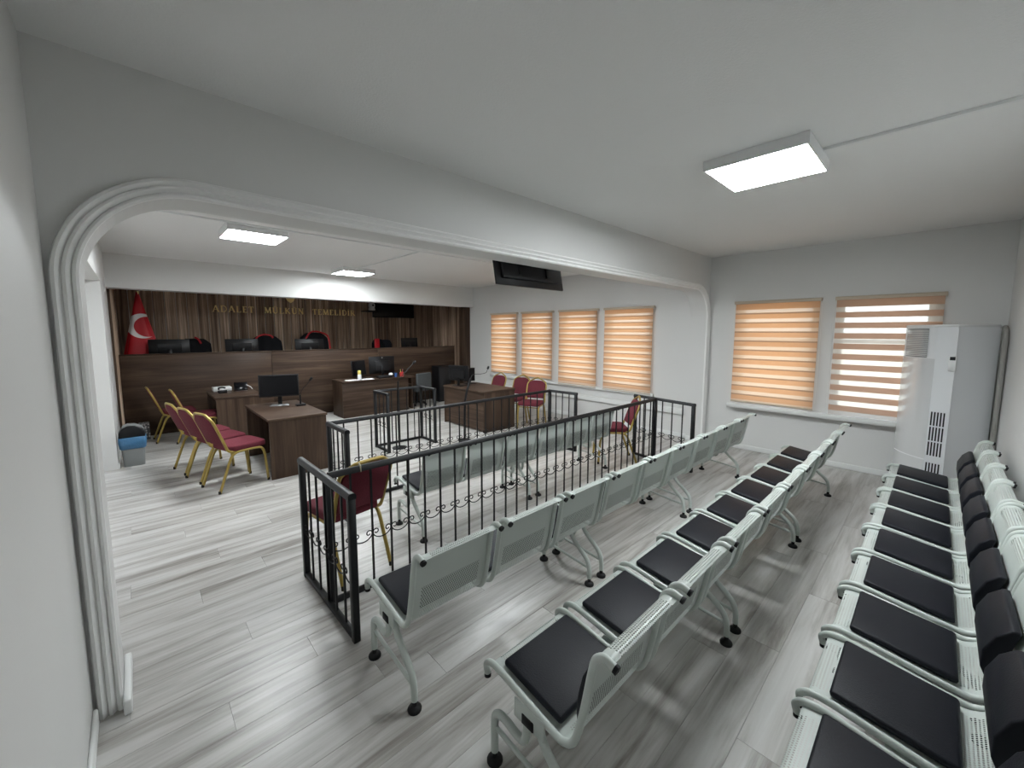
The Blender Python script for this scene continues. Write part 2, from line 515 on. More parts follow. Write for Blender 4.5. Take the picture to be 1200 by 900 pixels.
# stepped plaster moulding round the arch
prof = [(0.0, 0.0), (0.0, 0.026), (0.012, 0.032), (0.024, 0.026), (0.028, 0.016), (0.034, 0.022), (0.048, 0.038), (0.060, 0.034), (0.064, 0.020), (0.070, 0.024), (0.086, 0.042), (0.100, 0.036), (0.108, 0.018), (0.108, 0.0)]
def moulding(name, pr, y, sgn):
    m_ = MB()
    pr = [(d * 0.82, h) for d, h in pr]
    paths = [arch_path(d, 20) for d, _ in pr]
    n = len(paths[0]); k = len(pr)
    V = [(paths[j][i][0], y + sgn * pr[j][1], paths[j][i][1]) for i in range(n) for j in range(k)]
    F = [(i * k + j, i * k + j + 1, (i + 1) * k + j + 1, (i + 1) * k + j) for i in range(n - 1) for j in range(k - 1)]
    m_.add(V, F)
    return struct(m_.build(name, M['trim'], sharp=35))
moulding('trim_1', prof, YA0, -1)

# beam over the niche
struct(MB().box(XL, XR, YB0, YB1, 2.455, HC).build('trim_2', M['wall']))
# raised platform behind the judges' bench
struct(MB().box(XL + 0.06, 6.45, 9.55, YF - 0.05, 0, 0.42).build('trim_3', M['wood_x'], bevel=0.005, seg=1))
# cable trunking ledge below the courtroom windows
struct(B('trim_4', M['base'], None, (XR - 0.05, XR, 2.9, 8.6, 0.40, 0.50), 0.006))
# near window sill boards
struct(B('trim_5', M['base'], None, (XR - 0.13, XR, -0.02, 2.19, 0.655, 0.72), 0.008))
struct(B('trim_6', M['base'], None, (XR - 0.06, XR, 3.45, 7.97, 0.645, 0.70), 0.008))
# baseboards
def board(name, x0, x1, y0, y1):
    return struct(B(name, M['base'], None, (x0, x1, y0, y1, 0, 0.075), 0.008, 2))
board('baseboard_left', XL, XL + 0.018, YN, YA0 - 0.045)
board('baseboard_right', XR - 0.018, XR, YN, YA0)
board('baseboard_rear', XL, XR, YN, YN + 0.018)
board('baseboard_arch_left', xl, xl + 0.03, YA0 - 0.09, YA1 + 0.06)
board('baseboard_arch_right', xr - 0.016, xr, YA0, YA1)
board('baseboard_courtroom_left', XL, XL + 0.016, 7.2, 8.8)
board('baseboard_courtroom_right', XR - 0.016, XR, YA1, YB0)

# wood panelling of the niche: planks on the far wall and on both sides
PK = 0.18
def wall_plank(parent, wdt, along, x, y, proud):
    # fluted plank: thin raised lip on one edge
    t0 = 0.022 + proud
    prof2 = [(0.004, 0), (wdt - 0.004, 0), (wdt - 0.004, t0 * 0.55), (wdt - 0.02, t0 * 0.72), (wdt * 0.45, t0 * 0.60), (0.03, t0 * 0.85), (0.018, t0), (0.006, t0)]
    key = (along, round(proud, 3), round(wdt, 3))
    if key not in wp_mesh:
        m_ = MB()
        if along == 'x': m_.prism([(p, -q) for p, q in prof2], 2, 0.0, HC - 0.01)
        elif along == 'yr': m_.prism([(-q, p) for p, q in prof2], 2, 0.0, HC - 0.01)
        else: m_.prism([(q, p) for p, q in prof2], 2, 0.0, HC - 0.01)
        wp_mesh[key] = m_.mesh('wood_plank', M['slat'], sharp=25)
    return link('wood_plank', wp_mesh[key], parent, (x, y, 0.0))
wp_mesh = {}
x = -0.20
i = 0
while x < 6.49:
    wall_plank(wall_far, PK, 'x', x, YF, 0.006 * (i % 2)); x += PK; i += 1
side_r = struct(MB().box(6.52, XR, 8.86, YF, 0, HC).build('wall_niche_right', M['wood_z']))
side_l = struct(MB().box(XL, -0.22, YB1, YF, 0, HC).build('wall_niche_left', M['wood_z']))
yy = YB1 + 0.02
for i in range(11):
    wall_plank(side_r, PK, 'yr', 6.52, yy, 0.006 * (i % 2)); wall_plank(side_l, PK, 'y', -0.22, yy, 0.006 * (i % 2)); yy += PK

# windows: frame, sash bars, pane
for i, (y0, y1, z0, z1) in enumerate(WIN):
    X0, X1 = XR + 0.10, XR + 0.16
    f = MB()
    t_ = 0.06
    f.box(X0, X1, y0, y1, z0, z0 + t_); f.box(X0, X1, y0, y1, z1 - t_, z1)
    f.box(X0, X1, y0, y0 + t_, z0 + t_, z1 - t_); f.box(X0, X1, y1 - t_, y1, z0 + t_, z1 - t_)
    fr = struct(f.build('window_%d' % (i + 1), M['white'], bevel=0.004, seg=1))
    B('window_sash', M['white'], fr, (X0 + 0.005, X1 - 0.005, y0 + t_, y1 - t_, z0 + 0.92, z0 + 0.97), 0.003)
    B('pane', M['glass'], fr, (X0 + 0.028, X0 + 0.032, y0 + t_, y1 - t_, z0 + t_, z0 + 0.92), 0)
    B('pane', M['glass'], fr, (X0 + 0.028, X0 + 0.032, y0 + t_, y1 - t_, z0 + 0.97, z1 - t_), 0)

# ------------------------------------------------------------------ ceiling lights and ducts
def ceiling_light(cx, cy, zb, label, sx=0.60, sy=0.60):
    t_ = thing('ceiling_light', label, 'lamp', (cx, cy, HC), 0, 'square ceiling lights')
    f = MB(); h = HC - zb; w_ = 0.012
    hx, hy = sx / 2, sy / 2
    f.box(-hx, hx, -hy, -hy + w_, -h, 0); f.box(-hx, hx, hy - w_, hy, -h, 0)
    f.box(-hx, -hx + w_, -hy + w_, hy - w_, -h, 0); f.box(hx - w_, hx, -hy + w_, hy - w_, -h, 0)
    f.box(-hx + w_, hx - w_, -hy + w_, hy - w_, -0.012, 0)
    f.build('lamp_frame', M['white'], t_)
    MB().box(-hx + w_, hx - w_, -hy + w_, hy - w_, -h + 0.003, -h + 0.009).build('diffuser', M['lamp'], t_)
    return t_
ceiling_light(3.245, 0.905, 2.90, 'square white ceiling light panel above the benches, nearest one')
ceiling_light(1.115, 5.62, 2.89, 'square white ceiling light above the left desks, seen through the arch')
ceiling_light(3.15, 7.78, 2.89, 'small looking square ceiling light farthest back, by the niche beam')
ceiling_light(3.70, 4.05, 2.89, 'added square light panel, unseen behind the middle of the arch beam, brightens the courtroom')  # extra lamp, added out of view to lift the courtroom's brightness
def duct(label, x0, x1, y0, y1):
    d = B('cable_duct', M['white'], None, (x0, x1, y0, y1, HC - 0.018, HC), 0.002)
    return tag(d, label, 'cable duct', 'white cable ducts on the ceiling')
duct('thin white cable duct on the ceiling from the nearest light to the rear wall', 3.28, 3.31, YN, 0.60)
duct('long thin white cable duct across the courtroom ceiling beside the left light', 0.15, 4.7, 5.29, 5.315)
duct('short white cable duct branching back to the farthest ceiling light', 3.13, 3.16, 5.315, 7.475)

# ------------------------------------------------------------------ roller blinds
def blind(y0, y1, ztop, zbot, label, kind, cord_side):
    xb = XR - 0.055
    t_ = thing('roller_blind', label, 'blind', (xb, (y0 + y1) / 2, ztop), 0, 'striped roller blinds')
    hw = (y1 - y0) / 2
    m_ = MB()
    m_.prism([(-0.022, -0.045), (0.05, -0.045), (0.05, 0.0), (-0.012, 0.0), (-0.022, -0.012)], 1, -hw, hw)
    m_.build('cassette', M['beige'], t_, bevel=0.003, seg=1)
    H_ = ztop - zbot
    MB().box(-0.008, 0.008, -hw + 0.012, hw - 0.012, -H_, -H_ + 0.022).build('bottom_rail', M['beige'], t_, bevel=0.004, seg=1)
    k_ = 0.86 if y0 > 3 else 1.0
    seq = [('opaque_band', 'band_dim', 0.073), ('sheer_band', 'sheer_open', 0.062)] if kind == 'open' else \
          [('opaque_band', 'band', 0.066 * k_), ('sheer_band', 'sheer', 0.048 * k_), ('overlap_band', 'band_double', 0.021 * k_)]
    meshes = {}
    z = -0.045
    i = 0
    while z > -H_ + 0.03:
        nm, mt, h = seq[i % len(seq)]
        if i == 0: h += 0.02
        h = min(h, z + H_ - 0.022)
        key = (mt, round(h, 4))
        if key not in meshes:
            mm = MB()
            mm.add([(0, -hw + 0.016, -h), (0, hw - 0.016, -h), (0, hw - 0.016, 0), (0, -hw + 0.016, 0)], [(0, 1, 2, 3)])
            meshes[key] = mm.mesh(nm, M[mt])
        link(nm, meshes[key], t_, (0.0, 0, z))
        z -= h; i += 1
    c = MB()
    yy_ = cord_side * (hw + 0.006)
    c.tube([(0.0, yy_, -0.03), (0.0, yy_ + cord_side * 0.004, -H_ * 0.55), (0.0, yy_, -H_ + 0.1)], 0.0025, 5)
    c.build('bead_chain', M['white'], t_)
    return t_
blind(1.105, 2.17, 2.262, 0.735, 'beige striped blind on the near window beside the arch, bands overlapping', 'closed', -1)
blind(-0.03, 0.965, 2.262, 0.69, 'brown and white striped blind beside the air conditioner, bands open', 'open', 1)
blind(6.95, 7.92, 2.262, 0.765, 'orange lit striped blind, narrowest looking and farthest of the four courtroom blinds', 'closed', -1)
blind(5.82, 6.80, 2.262, 0.735, 'orange lit striped blind, second from the far end in the courtroom', 'closed', -1)
blind(4.65, 5.66, 2.262, 0.665, 'orange lit striped blind, third from the far end in the courtroom', 'closed', -1)
blind(3.475, 4.51, 2.262, 0.67, 'orange lit striped blind of the courtroom nearest the arch pier', 'closed', -1)

# ------------------------------------------------------------------ benches
def make_seat_meshes(sw, ds):
    """sw seat width, ds depth factor"""
    d = {}
    r = 0.0135
    side = spline([(0, 0.462 * ds, 0.395), (0, 0.468 * ds, 0.432), (0, 0.435 * ds, 0.456), (0, 0.36 * ds, 0.452), (0, 0.12 * ds, 0.412), (0, 0.055 * ds, 0.412), (0, 0.012 * ds, 0.455), (0, -0.020 * ds, 0.58), (0, -0.048 * ds, 0.735), (0, -0.062 * ds, 0.79), (0, -0.092 * ds, 0.815), (0, -0.130 * ds, 0.806)], 5)
    d['tube'] = MB().tube(side, r, 10).mesh('side_tube', M['steel'], sharp=50)
    d['cap_front'] = MB().tube([side[0] + Vector((0, -0.001, -0.012)), side[0] + Vector((0, 0, 0.002))], r * 1.06, 10).mesh('tube_cap', M['rubber'], sharp=50)
    e1 = side[-1]; dr = (side[-1] - side[-2]).normalized()
    d['cap_back'] = MB().tube([e1 - dr * 0.002, e1 + dr * 0.010], r * 1.08, 10).mesh('tube_cap', M['rubber'], sharp=50)
    # perforated shell between the tubes
    prof_ = spline([(0, 0.452 * ds, 0.425), (0, 0.44 * ds, 0.446), (0, 0.36 * ds, 0.447), (0, 0.12 * ds, 0.407), (0, 0.06 * ds, 0.410), (0, 0.018 * ds, 0.455), (0, -0.014 * ds, 0.58), (0, -0.042 * ds, 0.735), (0, -0.060 * ds, 0.793), (0, -0.094 * ds, 0.810), (0, -0.118 * ds, 0.803)], 5)
    L = [0.0]
    for a, b in zip(prof_[:-1], prof_[1:]): L.append(L[-1] + (b - a).length)
    tot = L[-1]
    us = [r * 0.6, 0.055, 0.13, sw - 0.13, sw - 0.055, sw - r * 0.6]
    me = bpy.data.meshes.new('seat')
    V = [(u, p.y, p.z) for p in prof_ for u in us]
    n = len(us); F = []; mi = []; uvs = []
    zs = [p.z for p in prof_]; ys = [p.y for p in prof_]
    for i in range(len(prof_) - 1):
        zc = (zs[i] + zs[i + 1]) / 2; yc = (ys[i] + ys[i + 1]) / 2
        for j in range(n - 1):
            F.append((i * n + j, i * n + j + 1, (i + 1) * n + j + 1, (i + 1) * n + j))
            perf = False
            if yc > 0.36 * ds and zc > 0.44: perf = j in (1, 2, 3)
            elif 0.02 * ds < yc < 0.13 * ds and zc < 0.47: perf = j in (1, 2, 3)
            elif zc < 0.62 and yc < 0.03 * ds: perf = j in (1, 2, 3)
            elif zc > 0.765: perf = j in (1, 2, 3)
            mi.append(1 if perf else 0)
            uvs += [(us[j], L[i]), (us[j + 1], L[i]), (us[j + 1], L[i + 1]), (us[j], L[i + 1])]
    me.from_pydata(V, [], F)
    me.polygons.foreach_set('material_index', mi)
    ul = me.uv_layers.new(name='UVMap')
    for k, uv in enumerate(uvs): ul.data[k].uv = uv
    me.polygons.foreach_set('use_smooth', [True] * len(F))
    me.materials.append(M['steel']); me.materials.append(M['perf'])
    d['shell'] = me
    # seat cushion: slab lying on the sloping seat
    cw = sw - 0.056
    y0, y1 = 0.095 * ds, 0.395 * ds
    z0, z1 = 0.414, 0.455
    cu = MB()
    h = 0.028
    cu.add([(0.028, y0, z0), (0.028 + cw, y0, z0), (0.028 + cw, y1, z1), (0.028, y1, z1),
            (0.028, y0, z0 + h), (0.028 + cw, y0, z0 + h), (0.028 + cw, y1, z1 + h), (0.028, y1, z1 + h)],
           [(3, 2, 1, 0), (4, 5, 6, 7), (0, 1, 5, 4), (1, 2, 6, 5), (2, 3, 7, 6), (3, 0, 4, 7)])
    d['cushion'] = cu.mesh('seat_cushion', M['leather'], bevel=0.013, seg=3, sharp=60)
    # back cushion: lens shaped pad
    bp = [(0.022, 0.478), (0.036, 0.480), (0.054, 0.53), (0.054, 0.60), (0.030, 0.67), (-0.004, 0.712), (-0.026, 0.712), (-0.012, 0.65), (-0.001, 0.58)]
    if ds < 1.05: bp = [(0.018, 0.478), (0.026, 0.480), (0.030, 0.53), (0.024, 0.60), (0.008, 0.67), (-0.012, 0.712), (-0.026, 0.712), (-0.012, 0.65), (-0.001, 0.58)]
    bc = MB().prism([(a * ds, b) for a, b in bp], 0, 0.028, 0.028 + cw)
    d['back'] = bc.mesh('backrest_cushion', M['leather'], bevel=0.010, seg=3, sharp=60, bangle=40)
    # frame underneath
    d['foot'] = MB().lathe([(0.033, 0.0), (0.034, 0.010), (0.029, 0.018), (0.013, 0.026), (0.010, 0.055)], 14).mesh('foot_pad', M['rubber'])
    d['front'] = MB().tube(spline([(0, 0.435 * ds, 0.05), (0, 0.436 * ds, 0.17), (0, 0.425 * ds, 0.225), (0, 0.375 * ds, 0.243), (0, 0.295 * ds, 0.228), (0, 0.255 * ds, 0.25), (0, 0.245 * ds, 0.36)], 5), 0.0165, 10).mesh('leg', M['steel'], sharp=50)
    d['rear'] = MB().tube(spline([(0, 0.0, 0.05), (0, 0.004 * ds, 0.12), (0, 0.03 * ds, 0.185), (0, 0.12 * ds, 0.262), (0, 0.165 * ds, 0.31), (0, 0.185 * ds, 0.36)], 5), 0.0165, 10).mesh('leg', M['steel'], sharp=50)
    d['strut'] = MB().tube([(0, 0.43 * ds, 0.165), (0, 0.012 * ds, 0.125)], 0.010, 8).mesh('stretcher', M['steel'], sharp=50)
    return d

def bench(x0, yr, pitch, sw, ds, label, group, cache={}):
    key = (sw, ds)
    if key not in cache: cache[key] = make_seat_meshes(sw, ds)
    d = cache[key]
    t_ = thing('waiting_bench', label, 'bench', (x0, yr, 0), 0, group)
    for k in range(3):
        s_ = link('seat', d['shell'], t_, (k * pitch, 0, 0))
        for xx in (0.0, sw):
            link('side_tube', d['tube'], s_, (xx, 0, 0))
            link('tube_cap', d['cap_front'], s_, (xx, 0, 0))
            link('tube_cap', d['cap_back'], s_, (xx, 0, 0))
        link('seat_cushion', d['cushion'], s_)
        link('backrest_cushion', d['back'], s_)
    Lb = 2 * pitch + sw
    kb = ('beam', sw, pitch, ds)
    if kb not in cache:
        cache[kb] = MB().box(-0.012, Lb + 0.012, 0.175 * ds, 0.255 * ds, 0.345, 0.395).mesh('beam', M['steel'], bevel=0.005, seg=1)
        cache[('cap',)] = MB().box(-0.004, 0.004, -0.03, 0.03, -0.02, 0.02).mesh('beam_end_cap', M['rubber'], bevel=0.003, seg=1)
        cache[('bra',)] = MB().box(-0.004, 0.004, -0.055, 0.10, -0.045, 0.035).mesh('bracket', M['steel'], bevel=0.004, seg=1)
    b_ = link('beam', cache[kb], t_)
    for xx in (-0.016, Lb + 0.016):
        link('beam_end_cap', cache[('cap',)], b_, (xx, 0.215 * ds, 0.37))
    for xx in (-0.012, Lb + 0.012):
        link('bracket', cache[('bra',)], b_, (xx, 0.19 * ds, 0.39))
    for xx in (0.015, Lb - 0.07):
        for nm, fy in (('front', 0.435 * ds), ('rear', 0.0)):
            l_ = link('leg', d[nm], t_, (xx, 0, 0))
            link('foot_pad', d['foot'], l_, (0, fy, 0))
        link('stretcher', d['strut'], t_, (xx, 0, 0))
    return t_

BL = 'white perforated three-seat bench with black cushions'
for k, tx in enumerate(('nearest the camera', 'middle one of the row', 'farthest, at the window end')):
    bench(0.845 + k * 1.545, 1.585, 0.515, 0.452, 1.0, 'white three-seat metal bench directly behind the long black railing, ' + tx, 'benches in the row behind the railing')
for k, tx in enumerate(('with a wholly visible near armrest', 'middle one of the three', 'farthest, beside the near window')):
    bench(0.975 + k * 1.545, 0.715, 0.515, 0.452, 1.0, 'white three-seat metal bench in the free-standing middle row, ' + tx, 'benches in the middle row')
for k, tx in enumerate(('nearest and cut by the frame', 'middle of the row', 'farthest, by the air conditioner')):
    bench(1.275 + k * 1.455, -0.262, 0.485, 0.425, 1.12, 'white three-seat metal bench against the rear wall, ' + tx, 'benches along the rear wall')
for k, tx in enumerate(('left one beside the chair', 'right one toward the windows')):
    bench(1.69 + k * 1.44, 2.91, 0.48, 0.425, 1.0, 'white three-seat metal bench standing between the two railings, ' + tx, 'benches between the railings')

# ------------------------------------------------------------------ railings
def scroll_mesh(p):
    r = p * 0.165
    L = []
    for i in range(12):                       # left curl, inside to outside
        a = math.radians(-150 + 330 * i / 11); rr = r * (0.40 + 0.60 * i / 11)
        L.append((0.003 + r + rr * math.cos(a), rr * math.sin(a)))
    for i in range(1, 10):
        a = PI + PI * i / 10
        L.append((p / 2 + (p / 2 - 0.003) * math.cos(a), 0.052 * math.sin(a)))
    for i in range(12):
        a = math.radians(0 + 330 * i / 11); rr = r * (1 - 0.60 * i / 11)
        L.append((p - 0.003 - r + rr * math.cos(a), rr * math.sin(a)))
    return MB().tube([(x_, 0, z_) for x_, z_ in L], 0.0042, 5).mesh('scroll', M['rail'], sharp=60)
SCR = {}
def rail_run(root, a, b, n, h, post_a=True, post_b=True, zs=0.40, scrolls=True, top_ext=(0.0, 0.0), bottom=True):
    """straight run from a to b (x, y) in the root's frame with n balusters"""
    ax, ay = a; bx, by = b
    L = math.hypot(bx - ax, by - ay); ang = math.atan2(by - ay, bx - ax)
    rot = (0, 0, ang)
    def at(d): return (ax + (bx - ax) * d / L, ay + (by - ay) * d / L, 0)
    tr = MB(); tr.prism([(-0.024, h - 0.038), (0.024, h - 0.038), (0.024, h - 0.014), (0.014, h - 0.003), (0, h), (-0.014, h - 0.003), (-0.024, h - 0.014)], 0, -top_ext[0], L + top_ext[1])
    link('top_rail', tr.mesh('top_rail', M['rail'], sharp=50), root, (ax, ay, 0), rot)
    if bottom:
        link('bottom_rail', MB().box(0, L, -0.017, 0.017, 0.005, 0.038).mesh('bottom_rail', M['rail'], bevel=0.003, seg=1), root, (ax, ay, 0), rot)
    for ok, d in ((post_a, 0.0), (post_b, L)):
        if ok:
            if ('post', h) not in SCR: SCR[('post', h)] = MB().box(-0.02, 0.02, -0.02, 0.02, 0.0, h - 0.03).mesh('post', M['rail'], bevel=0.003, seg=1)
            link('post', SCR[('post', h)], root, at(d), rot)
    if ('bal', h) not in SCR: SCR[('bal', h)] = MB().box(-0.006, 0.006, -0.006, 0.006, 0.03, h - 0.03).mesh('baluster', M['rail'])
    p = L / (n + 1)
    for i in range(1, n + 1):
        link('baluster', SCR[('bal', h)], root, at(p * i), rot)
    if scrolls:
        key = ('scr', round(p, 3))
        if key not in SCR: SCR[key] = scroll_mesh(p)
        for i in range(n + 1):
            q_ = at(p * i)
            link('scroll', SCR[key], root, (q_[0], q_[1], zs), rot)

r1 = thing('dock_railing', 'long black metal railing with scroll ornaments in front of the nearest benches', 'railing', (0.83, 2.62, 0))
rail_run(r1, (0.02, 0), (4.37, 0), 30, 0.90, top_ext=(0.0, 0.0))
rail_run(r1, (0.0, -0.42), (-0.01, 0.45), 5, 0.90, top_ext=(0.02, 0.02), scrolls=True, zs=0.38)
rail_run(r1, (4.29, -0.55), (4.45, 0.35), 5, 0.90, top_ext=(0.02, 0.02), zs=0.40)
r2 = thing('dock_railing', 'black metal railing with scroll ornaments farther back, in front of the desks', 'railing', (1.37, 4.13, 0))
rail_run(r2, (0, 0), (3.34, 0), 22, 0.90, zs=0.45)
rail_run(r2, (0.0, -0.46), (0.0, 0.0), 3, 0.90, post_b=False, top_ext=(0.02, 0.02), zs=0.40)
rail_run(r2, (3.38, -0.48), (3.34, 0.0), 3, 0.90, post_b=False, top_ext=(0.02, 0.02), zs=0.45)
r3 = thing('witness_stand', 'small three-sided black metal railing before the clerk desk', 'railing', (2.66, 5.48, 0))
rail_run(r3, (0, 0.42), (0.80, 0.42), 5, 0.90, scrolls=False)
rail_run(r3, (0, 0), (0, 0.42), 2, 0.90, post_b=False, top_ext=(0.02, 0.02), zs=0.42)
rail_run(r3, (0.80, 0), (0.80, 0.42), 2, 0.90, post_b=False, top_ext=(0.02, 0.02), zs=0.42)

# ------------------------------------------------------------------ banquet chairs
def chair_meshes(round_top):
    d = {}
    for s in (-1, 1):
        d['rear', s] = MB().tube(spline([(s * 0.195, -0.285, 0.0), (s * 0.195, -0.20, 0.24), (s * 0.195, -0.145, 0.38), (s * 0.195, -0.09, 0.425), (s * 0.195, -0.02, 0.432)], 5), 0.0145, 8).mesh('leg', M['gold'], sharp=50)
        d['front', s] = MB().tube(spline([(s * 0.195, -0.02, 0.432), (s * 0.195, 0.12, 0.43), (s * 0.196, 0.185, 0.41), (s * 0.198, 0.215, 0.33), (s * 0.202, 0.232, 0.12), (s * 0.205, 0.24, 0.0)], 5), 0.0145, 8).mesh('leg', M['gold'], sharp=50)
    d['glide'] = MB().lathe([(0.015, 0.0), (0.015, 0.03), (0.013, 0.032)], 10).mesh('foot_glide', M['rubber'])
    # plane of the back: v along the tilted back from z = .47
    def bk(u, v, off=0.0):
        y = -0.175 - 0.33 * v - 0.06 * v * v; z = 0.455 + 0.95 * v
        return (u, y - off * 0.95, z - off * 0.33)
    if round_top:
        top = [(-0.185, 0.12), (-0.192, 0.26), (-0.188, 0.34), (-0.165, 0.39), (-0.12, 0.42), (-0.075, 0.445), (0.0, 0.475), (0.075, 0.445), (0.12, 0.42), (0.165, 0.39), (0.188, 0.34), (0.192, 0.26), (0.185, 0.12)]
    else:
        top = [(-0.198, 0.12), (-0.204, 0.30), (-0.203, 0.365), (-0.190, 0.395), (-0.125, 0.448), (-0.09, 0.460), (0.0, 0.462), (0.09, 0.460), (0.125, 0.448), (0.190, 0.395), (0.203, 0.365), (0.204, 0.30), (0.198, 0.12)]
    low = [(0.0, 0.10, 0.435), (0.0, -0.06, 0.432)]
    path = [(-0.18, 0.04, 0.43), (-0.185, -0.09, 0.432), (-0.19, -0.165, 0.455), bk(-0.195, 0.05)] + [bk(u, v) for u, v in top] + [bk(0.195, 0.05), (0.19, -0.165, 0.455), (0.185, -0.09, 0.432), (0.18, 0.04, 0.43)]
    fr = MB().tube(spline(path, 3), 0.014, 8)
    if round_top:
        pass
    fr.tube([(-0.195, -0.02, 0.425), (0.195, -0.02, 0.425)], 0.010, 6)
    fr.tube([(-0.197, 0.185, 0.408), (0.197, 0.185, 0.408)], 0.010, 6)
    d['frame'] = fr.mesh('chair_frame', M['gold'], sharp=50)
    # back pad
    pad = MB()
    out = [(-0.188, 0.075), (-0.190, 0.20)] + [(u * 0.935, v - 0.012) for u, v in top[1:-1]] + [(0.190, 0.20), (0.188, 0.075)]
    if round_top: out = [(-0.17, 0.075), (-0.175, 0.20), (-0.178, 0.335), (-0.155, 0.38), (-0.11, 0.408), (-0.065, 0.418), (0.065, 0.418), (0.11, 0.408), (0.155, 0.38), (0.178, 0.335), (0.175, 0.20), (0.17, 0.075)]
    n = len(out)
    V = [bk(u, v, -0.022) for u, v in out] + [bk(u, v, 0.016) for u, v in out]
    pad.add(V, [tuple(range(n)), tuple(range(2 * n - 1, n - 1, -1))] + [(i, n + i, n + (i + 1) % n, (i + 1) % n) for i in range(n)])
    d['pad'] = pad.mesh('backrest', M['burgundy'], bevel=0.009, seg=2, sharp=50)
    # seat
    pl = [(-0.205, 0.20), (-0.19, 0.235), (-0.15, 0.25), (0.15, 0.25), (0.19, 0.235), (0.205, 0.20), (0.205, -0.11), (0.17, -0.165), (-0.17, -0.165), (-0.205, -0.11)]
    d['seat'] = MB().prism(pl, 2, 0.438, 0.505).mesh('seat', M['burgundy'], bevel=0.018, seg=3, sharp=50)
    return d
CH = {False: chair_meshes(False), True: chair_meshes(True)}
def chair(x, y, face_deg, rt, label, group):
    """face_deg: direction the sitter looks, 0 = +X, 90 = +Y"""
    t_ = thing('banquet_chair', label, 'chair', (x, y, 0), math.radians(face_deg - 90), group)
    d = CH[rt]
    for s in (-1, 1):
        l_ = link('leg', d['rear', s], t_); link('foot_glide', d['glide'], l_, (s * 0.195, -0.283, 0))
        l_ = link('leg', d['front', s], t_); link('foot_glide', d['glide'], l_, (s * 0.205, 0.24, 0))
    link('chair_frame', d['frame'], t_)
    link('seat', d['seat'], t_)
    link('backrest', d['pad'], t_)
    return t_
GL = 'gold framed chairs on the left'
chair(0.80, 5.60, 17, False, 'burgundy chair with gold legs facing the nearest left desk, closest of three', GL)
chair(0.69, 6.10, 15, False, 'burgundy gold-framed chair, middle of three at the nearest left desk', GL)
chair(0.60, 6.59, 12, False, 'burgundy gold-framed chair, farthest of three at the nearest left desk', GL)
chair(0.70, 8.03, 3, False, 'burgundy gold-framed chair drawn up to the far left desk with the telephone', GL)
chair(0.44, 8.66, 3, False, 'burgundy gold-framed chair standing against the long wooden bench near the flag', GL)
GR = 'gold framed chairs by the windows'
chair(5.40, 5.18, 205, True, 'burgundy round-topped chair by the right desk, closest of three', GR)
chair(5.52, 5.78, 195, True, 'burgundy round-topped chair by the right desk, middle of three', GR)
chair(5.46, 6.47, 185, True, 'burgundy round-topped chair mostly hidden behind the right desk, farthest of three', GR)
GD = 'gold framed chairs between the railings'
chair(1.10, 3.03, 99, False, 'burgundy chair tied to the near end of the long black railing', GD)
chair(4.84, 3.05, 135, True, 'burgundy chair at the window end of the long black railing, turned sideways', GD)

st = MB().tube([(1.055, 2.60, 0.86), (1.05, 2.59, 0.905), (1.055, 2.62, 0.912), (1.065, 2.655, 0.905), (1.07, 2.66, 0.86)], 0.004, 6).build('string_tie', M['string'])
tag(st, 'pale string looped over the black railing above the red chair', 'string')

# ------------------------------------------------------------------ desks
def side_desk(x0, x1, y0, y1, h, open_left, label, group):
    t_ = thing('wooden_desk', label, 'desk', (x0, y0, 0), 0, group)
    W, D = x1 - x0, y1 - y0
    B('desk_top', M['wood_x'], t_, (0, W, 0, D, h - 0.032, h), 0.003)
    B('end_panel', M['wood_z'], t_, (0.012, W - 0.012, 0.012, 0.04, 0, h - 0.032), 0.002)
    B('end_panel', M['wood_z'], t_, (0.012, W - 0.012, D - 0.04, D - 0.012, 0, h - 0.032), 0.002)
    xx = (W - 0.05, W - 0.028) if open_left else (0.028, 0.05)
    B('modesty_panel', M['wood_y'], t_, (xx[0], xx[1], 0.04, D - 0.04, 0.03, h - 0.032), 0.002)
    return t_
side_desk(1.10, 1.78, 5.40, 6.74, 0.745, True, 'walnut desk on the left carrying a black monitor and microphone', 'side desks')
side_desk(0.875, 1.535, 7.73, 8.80, 0.745, True, 'walnut desk farther left carrying the white box and telephone', 'side desks')
side_desk(4.42, 5.18, 5.40, 6.68, 0.745, False, 'walnut desk on the right beside the round-topped chairs', 'side desks')
ck = thing('clerk_desk', 'wide walnut desk below the judges, carrying a monitor and bottles', 'desk', (3.05, 8.28, 0))
B('desk_top', M['wood_x'], ck, (0, 1.66, 0, 0.62, 0.735, 0.77), 0.003)
B('front_panel', M['wood_x'], ck, (0.01, 1.50, 0.03, 0.055, 0.0, 0.735), 0.002)
B('end_panel', M['wood_z'], ck, (0.01, 0.04, 0.055, 0.61, 0.0, 0.735), 0.002)
B('end_panel', M['wood_z'], ck, (1.46, 1.49, 0.055, 0.61, 0.0, 0.735), 0.002)
B('shelf', M['wood_x'], ck, (1.49, 1.65, 0.10, 0.58, 0.56, 0.585), 0.002)
B('leg_panel', M['wood_z'], ck, (1.62, 1.65, 0.10, 0.58, 0.0, 0.56), 0.002)
B('leg_panel', M['wood_z'], ck, (1.62, 1.65, 0.10, 0.58, 0.585, 0.735), 0.002)

